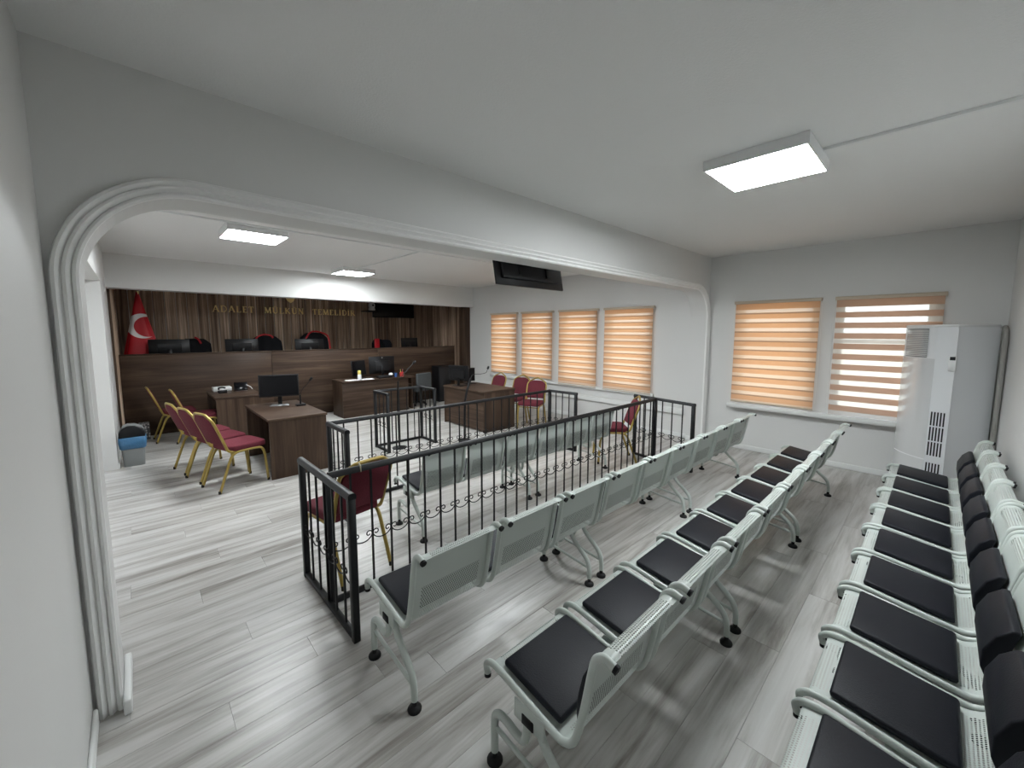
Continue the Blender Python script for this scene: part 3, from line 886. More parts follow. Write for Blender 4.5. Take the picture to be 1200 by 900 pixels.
jb = thing('judges_bench', 'long high walnut judges bench running across the niche', 'bench', (-0.19, 9.2, 0))
seams = [0.0, 2.20, 4.45, 6.66]
for i in range(3):
    B('front_panel', M['wood_x'], jb, (seams[i] + 0.003, seams[i + 1] - 0.003, 0, 0.03, 0.0, 1.385), 0.002)
    B('top_cap', M['wood_x'], jb, (seams[i] + 0.001, seams[i + 1] - 0.001, -0.012, 0.085, 1.385, 1.405), 0.003)
B('end_panel', M['wood_z'], jb, (0, 0.03, 0.032, 0.34, 0.0, 1.385), 0.002)
B('end_panel', M['wood_z'], jb, (6.63, 6.66, 0.032, 0.34, 0.0, 1.385), 0.002)
B('worktop', M['wood_x'], jb, (0.03, 6.63, 0.03, 0.72, 1.12, 1.15), 0.002)

# ------------------------------------------------------------------ monitors, microphones, televisions
def monitor(x, y, z, face_deg, w_, h_, stand, label, group=None, mark=False, tilt=0.0):
    """face_deg: direction the screen looks at, 270 = towards -Y"""
    t_ = thing('computer_monitor', label, 'monitor', (x, y, z), math.radians(face_deg - 270), group)
    hw = w_ / 2
    T_ = Matrix.Translation((0, 0, stand)) @ Matrix.Rotation(tilt, 4, 'X')
    m_ = MB(); m_.box(-hw, hw, -0.012, 0.012, 0, h_, T=T_); m_.box(-hw * 0.6, hw * 0.6, 0.012, 0.038, h_ * 0.15, h_ * 0.75, T=T_)
    bz = m_.build('bezel', M['black'], t_, bevel=0.004, seg=1)
    MB().box(-hw + 0.014, hw - 0.014, -0.0145, -0.0115, 0.02, h_ - 0.014, T=T_).build('screen', M['screen'], bz)
    if mark: MB().lathe([(0.016, 0), (0.016, 0.002)], 12).build('badge', M['silver'], bz, loc=(0, 0.013, stand + h_ * 0.92)).rotation_euler = (-PI / 2, 0, 0)
    MB().box(-0.025, 0.025, 0.025, 0.045, 0.005, stand + h_ * 0.45).build('stand_neck', M['black'], t_, bevel=0.004, seg=1)
    MB().prism([(-0.12, -0.09), (0.12, -0.09), (0.10, 0.09), (-0.10, 0.09)], 2, 0.0, 0.010).build('stand_base', M['silver'] if mark is None else M['black'], t_, bevel=0.003, seg=1)
    return t_
monitor(1.47, 6.40, 0.745, 252, 0.50, 0.315, 0.125, 'black monitor with silver foot on the nearest left desk', mark=None)
monitor(4.04, 8.56, 0.77, 90, 0.60, 0.38, 0.09, 'black monitor seen from behind on the clerk desk, right of the yellow bottle', mark=True)
monitor(3.60, 8.74, 0.77, 300, 0.46, 0.34, 0.05, 'dark tilted monitor partly hidden behind the clerk desk monitor', tilt=-0.12)
monitor(4.60, 6.38, 0.745, 20, 0.46, 0.30, 0.10, 'black monitor standing edge-on on the right desk', tilt=-0.10)
monitor(4.93, 6.50, 0.745, 265, 0.26, 0.27, 0.05, 'small dark screen behind the edge-on monitor on the right desk')
GJ = 'monitors on the judges bench'
for x_, w_, top, lb in ((0.48, 0.58, 1.645, 'black monitor on the judges bench beside the flag'), (1.60, 0.56, 1.64, 'black monitor on the judges bench, second from the flag'),
                       (2.88, 0.60, 1.625, 'black monitor on the judges bench below the red-collared robe, third from the flag'), (5.36, 0.48, 1.63, 'black monitor at the right end of the judges bench')):
    monitor(x_, 9.66, 1.15, 90, w_, 0.33, top - 1.15 - 0.33, lb, GJ, tilt=0.08)

def mic(base, path, label, floor_base=False, stalk=0.008):
    t_ = thing('gooseneck_microphone', label, 'microphone', base, 0, 'gooseneck microphones')
    p = [Vector(q) - Vector(base) for q in path]
    if floor_base: MB().lathe([(0.11, 0), (0.11, 0.012), (0.02, 0.03)], 20).build('mic_base', M['black'], t_)
    else: MB().box(-0.06, 0.06, -0.045, 0.045, 0, 0.025).build('mic_base', M['black'], t_, bevel=0.005, seg=1)
    k = len(p) - 2 if len(p) > 3 else 2
    s1 = spline(p[:2 if not floor_base else 3], 4); s2 = spline(p[(1 if not floor_base else 2):], 5)
    MB().tube(s1, stalk, 8).build('mic_stalk', M['black'], t_)
    MB().tube(s2, 0.0045, 6).build('mic_neck', M['black'], t_)
    dr = (s2[-1] - s2[-2]).normalized()
    MB().tube([s2[-1] - dr * 0.005, s2[-1] + dr * 0.01, s2[-1] + dr * 0.045, s2[-1] + dr * 0.055], [0.010, 0.019, 0.019, 0.010], 10).build('mic_head', M['rubber'], t_)
    return t_
mic((1.68, 6.18, 0.745), [(1.68, 6.18, 0.76), (1.675, 6.17, 0.90), (1.70, 6.16, 0.97), (1.76, 6.14, 1.04), (1.80, 6.12, 1.10)], 'black gooseneck microphone beside the monitor on the nearest left desk', stalk=0.012)
mic((2.90, 5.62, 0.0), [(2.90, 5.62, 0.02), (2.89, 5.62, 0.70), (2.905, 5.62, 1.04), (2.98, 5.62, 1.13), (3.08, 5.62, 1.22), (3.17, 5.62, 1.30)], 'tall black microphone standing inside the small three-sided railing', True, 0.013)
mic((3.90, 5.28, 0.0), [(3.90, 5.28, 0.02), (3.915, 5.28, 0.66), (4.03, 5.28, 1.02), (4.08, 5.28, 1.085), (4.24, 5.28, 1.085), (4.36, 5.28, 1.10), (4.40, 5.28, 1.16)], 'tall bent black microphone standing before the right desk', True, 0.020)

tv = thing('television', 'black television seen from behind, hung on the courtroom side of the arch', 'television', (3.055, YA1, 2.56))
TT = Matrix.Translation((0, 0.10, -0.30)) @ Matrix.Rotation(math.radians(-11), 4, 'X')
m_ = MB(); m_.box(-0.495, 0.495, 0.02, 0.045, 0, 0.58, T=TT)
m_.build('tv_screen', [M['black']], tv, bevel=0.004, seg=1)
MB().box(-0.43, 0.43, -0.02, 0.02, 0.06, 0.50, T=TT).build('back_cover', M['dark'], tv, bevel=0.01, seg=2)
MB().box(-0.30, 0.30, -0.032, -0.02, 0.30, 0.34, T=TT).build('mount_bar', M['black'], tv)
for s in (-0.20, 0.20):
    MB().box(s - 0.02, s + 0.02, -0.032, -0.02, 0.10, 0.46, T=TT).build('mount_bar', M['black'], tv)
m_ = MB(); m_.box(-0.15, 0.15, 0.0, 0.012, -0.12, 0.12); m_.tube([(0, 0.01, 0.0), (0.05, 0.05, 0.0), (0.0, 0.11, 0.02)], 0.012, 6)
m_.build('wall_bracket', M['silver'], tv)
MB().box(-0.40, -0.30, -0.0215, -0.0195, 0.42, 0.46, T=TT).build('rating_label', M['silver'], tv)

tv2 = thing('television', 'black wall television in the upper right corner of the wood-panelled niche', 'television', (5.555, YF - 0.10, 2.19))
MB().box(-0.64, 0.64, -0.03, 0.02, 0, 0.72).build('tv_screen', M['black'], tv2, bevel=0.005, seg=1)
MB().box(-0.625, 0.625, -0.0325, -0.0295, 0.02, 0.705).build('screen', M['screen'], tv2)
MB().box(-0.2, 0.2, 0.02, 0.07, 0.2, 0.5).build('wall_bracket', M['black'], tv2)
cm = thing('video_camera', 'white dome camera on a black shelf left of the wall television', 'camera', (4.775, 10.62, 2.36))
MB().box(-0.16, 0.12, -0.10, 0.345, -0.03, 0.0).build('shelf_bracket', M['black'], cm, bevel=0.003, seg=1)
MB().lathe([(0.085, 0.0), (0.085, 0.05), (0.07, 0.07), (0.05, 0.075)], 18).build('camera_base', M['white'], cm)
MB().lathe([(0.07, 0.07), (0.085, 0.12), (0.08, 0.17), (0.055, 0.205), (0.01, 0.215)], 18).build('camera_head', M['white'], cm)
MB().tube([(0, -0.06, 0.14), (0, -0.09, 0.14)], 0.028, 12).build('lens', M['black'], cm)

# ------------------------------------------------------------------ inscription in raised serif letters: ADALET MÜLKÜN TEMELİDİR
def letter_strokes(ch):
    """list of (polyline, thickness) in a cell of height 1; returns strokes, width"""
    K, N = 0.20, 0.11
    def ser(x, z, w=0.13): return ([(x - w, z), (x + w, z)], 0.05)
    S = []
    if ch == 'A':
        S = [([(0.08, 0), (0.42, 1)], N), ([(0.42, 1), (0.78, 0)], K), ([(0.2, 0.36), (0.64, 0.36)], 0.07), ser(0.08, 0.02), ser(0.78, 0.02)]; w = 0.86
    elif ch == 'D':
        S = [([(0.16, 0), (0.16, 1)], K), ([(0.05, 0.97), (0.4, 0.97)] + [(0.4 + 0.36 * math.sin(a * PI / 8), 0.5 + 0.47 * math.cos(a * PI / 8)) for a in range(1, 8)] + [(0.4, 0.03), (0.05, 0.03)], 0.11)]; w = 0.84
    elif ch == 'L':
        S = [([(0.16, 0), (0.16, 1)], K), ([(0.03, 0.03), (0.62, 0.03)], 0.07), ([(0.6, 0.0), (0.62, 0.24)], 0.06), ser(0.16, 0.97)]; w = 0.66
    elif ch == 'E':
        S = [([(0.16, 0), (0.16, 1)], K), ([(0.03, 0.03), (0.62, 0.03)], 0.07), ([(0.03, 0.97), (0.6, 0.97)], 0.07), ([(0.16, 0.52), (0.48, 0.52)], 0.07), ([(0.6, 0.0), (0.62, 0.22)], 0.06), ([(0.58, 1.0), (0.6, 0.8)], 0.06)]; w = 0.66
    elif ch == 'T':
        S = [([(0.36, 0), (0.36, 1)], K), ([(0.03, 0.97), (0.69, 0.97)], 0.07), ([(0.05, 1.0), (0.03, 0.76)], 0.06), ([(0.67, 1.0), (0.69, 0.76)], 0.06), ser(0.36, 0.03)]; w = 0.72
    elif ch == 'M':
        S = [([(0.12, 0), (0.16, 1)], N), ([(0.16, 1), (0.5, 0.05)], K), ([(0.5, 0.05), (0.84, 1)], N), ([(0.84, 1), (0.9, 0)], K), ser(0.12, 0.02), ser(0.9, 0.02), ser(0.1, 0.98, 0.1), ser(0.9, 0.98, 0.1)]; w = 1.02
    elif ch in 'UÜ':
        S = [([(0.16, 1), (0.16, 0.32)] + [(0.44 - 0.28 * math.cos(a * PI / 8), 0.32 - 0.28 * math.sin(a * PI / 8)) for a in range(1, 5)], K), ([(0.44 + 0.26 * math.sin(a * PI / 8), 0.32 - 0.28 * math.cos(a * PI / 8)) for a in range(0, 5)] + [(0.70, 1)], N), ser(0.16, 0.98), ser(0.70, 0.98, 0.11)]; w = 0.86
        if ch == 'Ü': S += [([(0.24, 1.16), (0.34, 1.16)], 0.1), ([(0.52, 1.16), (0.62, 1.16)], 0.1)]
    elif ch == 'K':
        S = [([(0.16, 0), (0.16, 1)], K), ([(0.2, 0.42), (0.68, 0.97)], N), ([(0.33, 0.55), (0.76, 0.02)], K), ser(0.16, 0.02), ser(0.16, 0.98), ser(0.70, 0.98, 0.1), ser(0.76, 0.02, 0.1)]; w = 0.88
    elif ch == 'N':
        S = [([(0.14, 0), (0.14, 1)], N), ([(0.14, 1), (0.74, 0.02)], K), ([(0.74, 0.0), (0.74, 1)], N), ser(0.14, 0.02), ser(0.10, 0.98, 0.1), ser(0.74, 0.98)]; w = 0.88
    elif ch in 'Iİ':
        S = [([(0.18, 0), (0.18, 1)], K), ser(0.18, 0.02), ser(0.18, 0.98)]; w = 0.36
        if ch == 'İ': S += [([(0.13, 1.17), (0.23, 1.17)], 0.1)]
    elif ch == 'R':
        S = [([(0.16, 0), (0.16, 1)], K), ([(0.05, 0.97), (0.4, 0.97)] + [(0.4 + 0.22 * math.sin(a * PI / 6), 0.74 + 0.23 * math.cos(a * PI / 6)) for a in range(1, 6)] + [(0.4, 0.5), (0.16, 0.5)], 0.10), ([(0.38, 0.5), (0.74, 0.02)], K), ser(0.16, 0.02), ser(0.76, 0.02, 0.1)]; w = 0.84
    return S, w
def letter_mesh(ch, h, th):
    S, w_ = letter_strokes(ch)
    m_ = MB()
    for line, k in S:
        for (ax, az), (bx, bz) in zip(line[:-1], line[1:]):
            dx, dz = bx - ax, bz - az; L = math.hypot(dx, dz) or 1
            nx, nz = -dz / L * k / 2, dx / L * k / 2
            ex, ez = dx / L * 0.012, dz / L * 0.012
            m_.prism([((ax - ex + nx) * h, (az - ez + nz) * h), ((ax - ex - nx) * h, (az - ez - nz) * h), ((bx + ex - nx) * h, (bz + ez - nz) * h), ((bx + ex + nx) * h, (bz + ez + nz) * h)], 1, -th, 0)
    return m_.mesh('letter', M['brass'], sharp=30), w_ * h
text = 'ADALET  MÜLKÜN  TEMELİDİR'
lh = 0.14
LM = {}
tot = 0.0
for ch in text:
    if ch != ' ' and ch not in LM: LM[ch] = letter_mesh(ch, lh, 0.02)
    tot += (LM[ch][1] + 0.035) if ch != ' ' else 0.10
ins = thing('wall_inscription', 'brass lettered words ADALET MÜLKÜN TEMELİDİR on the wood panelling', 'lettering', (1.31, YF - 0.03, 2.22))
span = 3.16
kx = span / tot
x = 0.0
for ch in text:
    if ch == ' ':
        x += 0.10 * kx; continue
    link('letter', LM[ch][0], ins, (x, 0, 0))
    x += (LM[ch][1] + 0.035) * kx
em = thing('wall_emblem', 'small brass emblem above the lettering, partly behind the beam', 'emblem', (2.87, YF - 0.03, 2.50))
MB().prism([(-0.10, 0.20), (-0.10, 0.10), (-0.07, 0.03), (0.0, -0.02), (0.07, 0.03), (0.10, 0.10), (0.10, 0.20), (0.05, 0.17), (0, 0.22), (-0.05, 0.17)], 1, -0.025, 0).build('shield', M['brass'], em, bevel=0.005, seg=1)
MB().prism([(0.045 * math.cos(a * PI / 5 + PI / 2) * (1 if a % 2 == 0 else 0.45), 0.10 + 0.045 * math.sin(a * PI / 5 + PI / 2) * (1 if a % 2 == 0 else 0.45)) for a in range(10)], 1, -0.032, -0.025).build('star', M['brass'], em)

# ------------------------------------------------------------------ flag on its pole
fl = thing('flag', 'red flag with white crescent hanging from a pole behind the judges bench', 'flag', (0.10, 9.95, 0.42))
MB().lathe([(0.16, 0), (0.16, 0.02), (0.03, 0.05), (0.02, 0.08)], 20).build('flag_base', M['brass'], fl)
MB().tube([(0.02, 0, 0.05), (0.02, 0, 2.09)], 0.012, 10).build('flag_pole', M['brass'], fl)
MB().lathe([(0.008, 0), (0.02, 0.02), (0.02, 0.035), (0.004, 0.06)], 12, (0.02, 0, 2.09)).build('finial', M['silver'], fl)
# the cloth hangs from the pole's top as a fluted cone
m_ = MB(); nk, nz = 40, 18
zt_, zb_ = 2.07, 0.86
for j in range(nz + 1):
    t_ = j / nz
    z = zt_ + (zb_ - zt_) * t_
    hw = 0.020 + 0.215 * t_ ** 1.05
    for k in range(nk):
        a = 2 * PI * k / nk
        ru = 1 + 0.10 * math.sin(5 * a + 0.6) * min(1, t_ * 2)
        m_.v.append((0.01 + 0.035 * t_ * math.cos(a) + hw * ru * math.cos(a) * 0.97, -0.05 * t_ + hw * 0.42 * ru * math.sin(a), z + 0.02 * math.sin(3 * a) * t_))
for j in range(nz):
    for k in range(nk):
        m_.f.append((j * nk + k, j * nk + (k + 1) % nk, (j + 1) * nk + (k + 1) % nk, (j + 1) * nk + k)); m_.mi.append(0)
fc = m_.build('cloth', M['flag'], fl, sharp=80, loc=(0, 0, 2.12))
for v in fc.data.vertices: v.co.z -= 2.12

# ------------------------------------------------------------------ judges' chairs and robes
def judge_chair(x, y, z, top, label, w_=0.50):
    t_ = thing('office_chair', label, 'chair', (x, y, z), 0, 'high-backed chairs of the judges')
    h = top - z
    m_ = MB()
    hw = w_ / 2
    m_.prism([(-hw * 0.9, 0.52), (-hw, 0.7), (-hw, h - 0.12), (-hw * 0.8, h - 0.02), (-hw * 0.4, h), (hw * 0.4, h), (hw * 0.8, h - 0.02), (hw, h - 0.12), (hw, 0.7), (hw * 0.9, 0.52)], 1, 0.18, 0.28)
    m_.build('backrest', M['leather'], t_, bevel=0.03, seg=3, sharp=60)
    MB().box(-0.26, 0.26, -0.27, 0.24, 0.42, 0.52).build('seat', M['leather'], t_, bevel=0.03, seg=3, sharp=60)
    for s in (-1, 1):
        MB().tube(spline([(s * 0.25, 0.1, 0.48), (s * 0.30, 0.1, 0.60), (s * 0.30, 0.0, 0.68), (s * 0.30, -0.18, 0.68)], 4), 0.018, 8).build('armrest', M['black'], t_)
    MB().lathe([(0.03, 0.08), (0.03, 0.42)], 12).build('gas_column', M['silver'], t_)
    m_ = MB()
    for k in range(5):
        a = 2 * PI * k / 5
        m_.tube([(0, 0, 0.09), (0.28 * math.cos(a), 0.28 * math.sin(a), 0.05)], 0.018, 8)
        m_.tube([(0.28 * math.cos(a) - 0.01, 0.28 * math.sin(a), 0.026), (0.28 * math.cos(a) + 0.01, 0.28 * math.sin(a), 0.026)], 0.026, 10)
    m_.build('wheel_base', M['black'], t_)
    return t_
judge_chair(0.90, 10.28, 0.42, 1.62, 'black high-backed chair behind the judges bench, nearest the flag')
judge_chair(2.22, 10.28, 0.42, 1.64, 'black high-backed chair behind the judges bench, second from the flag')
judge_chair(3.20, 10.28, 0.42, 1.70, 'black high-backed chair behind the judges bench, third from the flag')
judge_chair(5.03, 10.28, 0.42, 1.575, 'black high-backed chair behind the judges bench, beside the right-hand monitor', 0.46)

def robe(x, y, top, w_, label, drop, red_side, peak=0.0):
    """a robe thrown over a chair back: cloth on both sides of the back with a red collar along the top"""
    t_ = thing('judge_robe', label, 'robe', (x, y, top), 0, 'robes draped over the chairs')
    m_ = MB(); n = 14
    rows_ = []
    for i in range(n + 1):
        u = -1 + 2 * i / n
        zz = peak * (1 - abs(u)) - 0.10 * max(0, abs(u) - 0.6) / 0.4
        x_ = u * w_ / 2
        wob = 0.012 * math.sin(9 * u)
        rows_.append([(x_ * 1.08, -0.12 + wob, -drop), (x_ * 1.02, -0.115 + wob * 1.3, -drop * 0.4), (x_, -0.10 + wob * 0.5, zz - 0.03), (x_, -0.05, zz + 0.012), (x_, 0.045, zz + 0.005), (x_, 0.07, -drop)])
    k = len(rows_[0])
    for r_ in rows_: m_.v += r_
    for i in range(n):
        for j in range(k - 1):
            m_.f.append((i * k + j, i * k + j + 1, (i + 1) * k + j + 1, (i + 1) * k + j)); m_.mi.append(0)
    m_.build('robe_cloth', M['robe'], t_, sharp=80)
    c = MB()
    pts = red_side
    c.tube(spline(pts, 5), 0.018, 8, sx=0.6)
    c.build('red_collar', M['red'], t_)
    return t_
robe(0.92, 10.51, 1.63, 0.52, 'black robe with a short red lapel over the chair nearest the flag', 0.5, [(0.00, -0.10, 0.04), (0.05, -0.14, 0.0), (0.09, -0.15, -0.09)])
robe(2.20, 10.51, 1.665, 0.60, 'black robe with a red collar over the second chair from the flag', 0.5, [(-0.25, -0.15, -0.12), (-0.19, -0.14, 0.0), (-0.06, -0.12, 0.055), (0.07, -0.12, 0.035), (0.12, -0.13, -0.02)], 0.03)
robe(3.22, 10.51, 1.73, 0.60, 'black robe with a wide red collar hanging down its right edge, third chair', 0.5, [(-0.22, -0.15, -0.11), (-0.13, -0.14, 0.02), (-0.02, -0.12, 0.065), (0.14, -0.12, 0.04), (0.28, -0.12, -0.03), (0.32, -0.13, -0.16), (0.34, -0.13, -0.36)], 0.03)
rs = robe(4.86, 10.51, 1.575, 0.30, 'bright red sash over the left side of the right-hand chair', 0.5, [(-0.09, -0.14, 0.03), (-0.09, -0.15, -0.12), (-0.07, -0.15, -0.30)])
c = MB(); c.box(-0.16, -0.02, -0.165, -0.135, -0.42, 0.03)
c.build('red_panel', M['red'], rs, bevel=0.01, seg=2)

# ------------------------------------------------------------------ things on the desks and floor
wb_ = B('white_box', M['white'], None, (0.955, 1.22, 8.55, 8.76, 0.745, 0.815), 0.006); tag(wb_, 'flat white box lying on the far left desk', 'box')
ph = thing('desk_telephone', 'small black telephone in front of the white box', 'telephone', (1.055, 8.36, 0.745))
MB().prism([(-0.07, 0), (0.07, 0), (0.07, 0.03), (-0.07, 0.055)], 0, -0.06, 0.06).build('phone_body', M['black'], ph, bevel=0.006, seg=1)
MB().tube(spline([(-0.05, -0.02, 0.06), (-0.045, 0.0, 0.085), (0.0, 0.03, 0.09), (0.05, 0.05, 0.075)], 4), 0.014, 8).build('handset', M['black'], ph)
tb = thing('tablet', 'dark tablet leaning on a white stand beside the telephone', 'tablet', (1.33, 8.40, 0.745), math.radians(-8))
TB = Matrix.Rotation(math.radians(-32), 4, 'X')
MB().box(-0.10, 0.10, -0.006, 0.006, 0.01, 0.17, T=TB).build('tablet_body', M['screen'], tb, bevel=0.003, seg=1)
MB().prism([(0.012, 0), (0.13, 0), (0.105, 0.13), (0.085, 0.13)], 0, -0.09, 0.10).build('tablet_stand', M['white'], tb, bevel=0.004, seg=1)
cb = MB().tube(spline([(1.39, 8.57, 0.80), (1.45, 8.58, 0.815), (1.50, 8.56, 0.79), (1.52, 8.5, 0.755)], 5), 0.007, 6).build('white_cable', M['white']); tag(cb, 'white cable running off behind the tablet on the far left desk', 'cable')

bt = thing('glue_bottle', 'yellow topped pale bottle on the clerk desk', 'bottle', (3.475, 8.45, 0.77))
MB().lathe([(0.038, 0), (0.04, 0.01), (0.04, 0.10), (0.034, 0.115)], 16).build('bottle_body', M['paper'], bt)
MB().lathe([(0.034, 0.115), (0.036, 0.12), (0.036, 0.185), (0.028, 0.195)], 16).build('bottle_cap', M['yellow'], bt)
for (x0, y0, a, lb) in ((3.30, 8.42, 0.2, 'white sheet of paper at the left end of the clerk desk'), (3.62, 8.40, -0.1, 'white papers lying in front of the clerk desk monitor')):
    s_ = MB().box(-0.13, 0.13, -0.09, 0.09, 0, 0.006).build('paper_sheet', M['paper'], None, loc=(x0, y0, 0.77)); s_.rotation_euler = (0, 0, a); tag(s_, lb, 'paper', 'papers on the clerk desk')
pr = B('desk_tray', M['dark'], None, (3.86, 4.18, 8.33, 8.47, 0.77, 0.825), 0.006); tag(pr, 'low dark tray below the clerk monitor', 'tray')
ms = MB().lathe([(0.045, 0), (0.05, 0.02), (0.03, 0.045), (0.01, 0.05)], 14, (4.17, 8.40, 0.77 + 0.055)).build('tape_roll', M['paper']); tag(ms, 'small round white thing on the dark tray', 'tape')
cu = thing('blue_cup', 'blue cup at the right of the clerk monitor', 'cup', (4.30, 8.42, 0.77))
MB().lathe([(0.035, 0), (0.042, 0.085), (0.038, 0.088), (0.034, 0.01)], 14).build('cup_body', M['blue'], cu)
pc = thing('pen_holder', 'red pen holder with pens on the clerk desk', 'pen holder', (4.45, 8.42, 0.77))
MB().lathe([(0.045, 0), (0.048, 0.10), (0.044, 0.10), (0.04, 0.01)], 14).build('holder_body', M['redplastic'], pc)
for i, (dx, dy, mt) in enumerate(((0.03, 0.01, 'paper'), (-0.025, 0.02, 'yellow'), (0.01, -0.025, 'redplastic'))):
    MB().tube([(dx * 0.4, dy * 0.4, 0.02), (dx, dy, 0.165)], 0.005, 6).build('pen', M[mt], pc)

oc = thing('office_chair', 'grey office chair at the right end of the clerk desk', 'chair', (5.0, 8.72, 0), math.radians(14))
MB().box(-0.23, 0.23, -0.25, 0.22, 0.36, 0.44).build('seat', M['greyfab'], oc, bevel=0.025, seg=3, sharp=60)
MB().box(-0.235, 0.235, -0.28, -0.21, 0.40, 0.80).build('backrest', M['greyfab'], oc, bevel=0.025, seg=3, sharp=60)
MB().lathe([(0.03, 0.06), (0.03, 0.36)], 12).build('gas_column', M['black'], oc)
m_ = MB()
for k in range(5):
    a = 2 * PI * k / 5
    m_.tube([(0, 0, 0.08), (0.24 * math.cos(a), 0.24 * math.sin(a), 0.05)], 0.018, 8)
    m_.tube([(0.24 * math.cos(a) - 0.01, 0.24 * math.sin(a), 0.026), (0.24 * math.cos(a) + 0.01, 0.24 * math.sin(a), 0.026)], 0.026, 10)
m_.build('wheel_base', M['black'], oc)

sp_ = thing('loudspeaker', 'black loudspeaker cabinet on the floor by the right end of the judges bench', 'loudspeaker', (5.80, 8.85, 0))
MB().box(-0.18, 0.18, -0.17, 0.17, 0, 0.91).build('speaker_cabinet', M['black'], sp_, bevel=0.012, seg=2)
MB().box(-0.155, 0.155, -0.178, -0.168, 0.05, 0.86).build('speaker_grille', M['dark'], sp_, bevel=0.004, seg=1)

bn = thing('waste_bin', 'grey waste bin with blue bag and black swing lid beside the left wall', 'bin', (-0.095, 7.34, 0))
def rect_loft(m_, secs):
    for hx, hy, z in secs:
        r = 0.03
        for cx, cy, a0 in ((hx - r, hy - r, 0), (-hx + r, hy - r, 90), (-hx + r, -hy + r, 180), (hx - r, -hy + r, 270)):
            for k in range(4):
                a = math.radians(a0 + 30 * k)
                m_.v.append((cx + r * math.cos(a), cy + r * math.sin(a), z))
    n = 16
    for i in range(len(secs) - 1):
        for k in range(n):
            m_.f.append((i * n + k, i * n + (k + 1) % n, (i + 1) * n + (k + 1) % n, (i + 1) * n + k)); m_.mi.append(0)
    m_.f.append(tuple(range(n - 1, -1, -1))); m_.mi.append(0)
    m_.f.append(tuple((len(secs) - 1) * n + k for k in range(n))); m_.mi.append(0)
    return m_
rect_loft(MB(), [(0.105, 0.085, 0), (0.125, 0.105, 0.38)]).build('bin_body', M['grey'], bn)
rect_loft(MB(), [(0.121, 0.101, 0.235), (0.132, 0.112, 0.25), (0.139, 0.119, 0.32), (0.140, 0.120, 0.385), (0.128, 0.108, 0.395)]).build('bag_rim', M['bluebag'], bn, sharp=60)
MB().prism([(-0.132, 0.39), (0.132, 0.39), (0.125, 0.45), (0.085, 0.51), (0.03, 0.545), (-0.04, 0.55), (-0.10, 0.51), (-0.13, 0.45)], 1, -0.11, 0.11).build('bin_lid', M['black'], bn, bevel=0.012, seg=2, sharp=50)
MB().prism([(-0.09, 0.52), (0.10, 0.50), (0.12, 0.465), (0.125, 0.47), (0.10, 0.515), (0.03, 0.552), (-0.04, 0.557), (-0.09, 0.535)], 1, -0.085, 0.085).build('lid_flap', M['grey'], bn, bevel=0.003, seg=1)
bx_ = B('carton', M['speckle'], None, (-0.03, 0.105, 8.90, 9.08, 0, 0.27), 0.004); tag(bx_, 'black and white patterned carton on the floor behind the waste bin', 'box')

# ------------------------------------------------------------------ floor-standing air conditioner across the corner
ac = thing('air_conditioner', 'tall white floor-standing air conditioner in the corner by the near window', 'air conditioner', (0, 0, 0))
Apt, Bpt, Cpt, Dpt = Vector((6.60, 0.275)), Vector((6.20, -0.134)), Vector((6.49, -0.43)), Vector((6.60, -0.33))
S0 = Vector((6.245, 0.015))
front = [Apt, Vector((6.50, 0.236)), Vector((6.41, 0.186)), Vector((6.335, 0.125)), Vector((6.28, 0.065)), S0]
plan = front + [Bpt, Cpt, Dpt, Vector((6.63, -0.05)), Vector((6.63, 0.20))]
plan2 = [(p.x, p.y) for p in plan]
cen = sum((Vector(p) for p in plan2), Vector((0, 0))) / len(plan2)
inset = [tuple(cen + (Vector(p) - cen) * 0.985) for p in plan2]
MB().prism(inset, 2, 0.0, 1.86).build('body', M['satin'], ac, sharp=30)
MB().prism(plan2, 2, 1.86, 1.885).build('top_cover', M['white'], ac, bevel=0.004, seg=1)
def panel(name, mt, pts, z0, z1, out=0.004, sharp=40):
    m_ = MB(); n = len(pts)
    for z in (z0, z1):
        for p in pts: m_.v.append((*(cen + (p - cen) * (1 + out)), z))
    for i in range(n - 1):
        m_.f.append((i, i + 1, n + i + 1, n + i)); m_.mi.append(0)
    return m_.build(name, M[mt], ac, sharp=sharp)
sm = [Vector((q.x, q.y)) for q in spline([(p.x, p.y, 0) for p in front], 4)]
panel('front_panel', 'gloss', sm, 0.42, 1.52, 0.006)
panel('front_panel', 'gloss', sm, 0.02, 0.41, 0.006)
# outlet with louvres at the top of the curved front
ou = sm[2:16]
panel('outlet_recess', 'grey', ou, 1.53, 1.845, 0.001)
lo = MB()
for k in range(19):
    z = 1.542 + k * 0.0155
    for i in range(len(ou) - 1):
        a = cen + (ou[i] - cen) * 1.010; b = cen + (ou[i + 1] - cen) * 1.010
        lo.add([(a.x, a.y, z), (b.x, b.y, z), (b.x, b.y, z + 0.008), (a.x, a.y, z + 0.008)], [(0, 1, 2, 3)])
lv = lo.build('louvre', M['gloss'], ac); lv['kind'] = 'stuff'
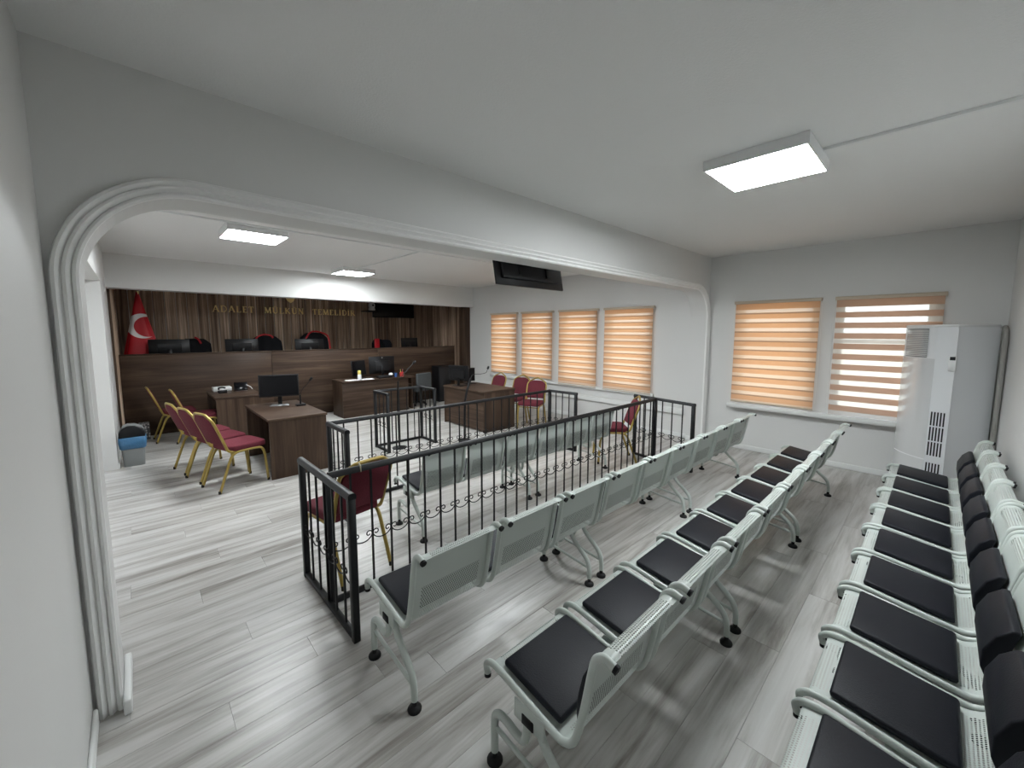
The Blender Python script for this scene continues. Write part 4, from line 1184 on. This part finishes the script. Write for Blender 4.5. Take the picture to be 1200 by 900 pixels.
# chamfer strip with intake grilles, then the side
panel('side_strip', 'satin', [S0, Bpt], 0.02, 1.845, 0.004)
panel('side_panel', 'satin', [Bpt + (Cpt - Bpt) * 0.01, Cpt], 0.02, 1.845, 0.004)
dirs = (Bpt - S0); nrm_ = Vector((dirs.y, -dirs.x)).normalized()
if (S0 + nrm_ - cen).length < (S0 - cen).length: nrm_ = -nrm_
for (z0, z1) in ((0.47, 0.62), (0.635, 0.785), (0.80, 0.95), (0.19, 0.39)):
    for k in range(5):
        p = S0 + dirs * (0.10 + 0.155 * k); q_ = S0 + dirs * (0.10 + 0.155 * k + 0.08)
        o_ = nrm_ * 0.0045; p = p + (p - cen) * 0.004 + nrm_ * 0.002; q_ = q_ + (q_ - cen) * 0.004 + nrm_ * 0.002
        MB().add([(p.x, p.y, z0), (q_.x, q_.y, z0), (q_.x, q_.y, z1), (p.x, p.y, z1)], [(0, 1, 2, 3)]).build('intake_slot', M['dark'], ac)
rc = S0 + dirs * 0.90 + nrm_ * 0.012
TR = Matrix.Translation((rc.x, rc.y, 0)) @ Matrix.Rotation(math.atan2(nrm_.y, nrm_.x), 4, 'Z')
MB().box(-0.006, 0.014, -0.028, 0.028, 1.40, 1.56, T=TR).build('remote_control', M['white'], ac, bevel=0.004, seg=1)
MB().box(0.014, 0.0155, -0.02, 0.02, 1.515, 1.55, T=TR).build('remote_display', M['dark'], ac)
pi_ = MB().tube([(6.44, -0.462, 0.0), (6.44, -0.462, 1.75), (6.47, -0.462, 1.82), (6.60, -0.462, 1.86)], 0.022, 10).build('refrigerant_pipe', M['pipe']); tag(pi_, 'grey insulated pipe rising behind the air conditioner', 'pipe')
so = thing('wall_socket', 'small white socket box low on the rear wall above the benches', 'socket', (4.40, YN, 0.56))
MB().box(-0.05, 0.05, 0, 0.03, -0.05, 0.05).build('socket_box', M['white'], so, bevel=0.006, seg=2)
MB().lathe([(0.02, 0), (0.02, 0.004)], 14).build('socket_face', M['grey'], so, loc=(0, 0.03, 0)).rotation_euler = (-PI / 2, 0, 0)
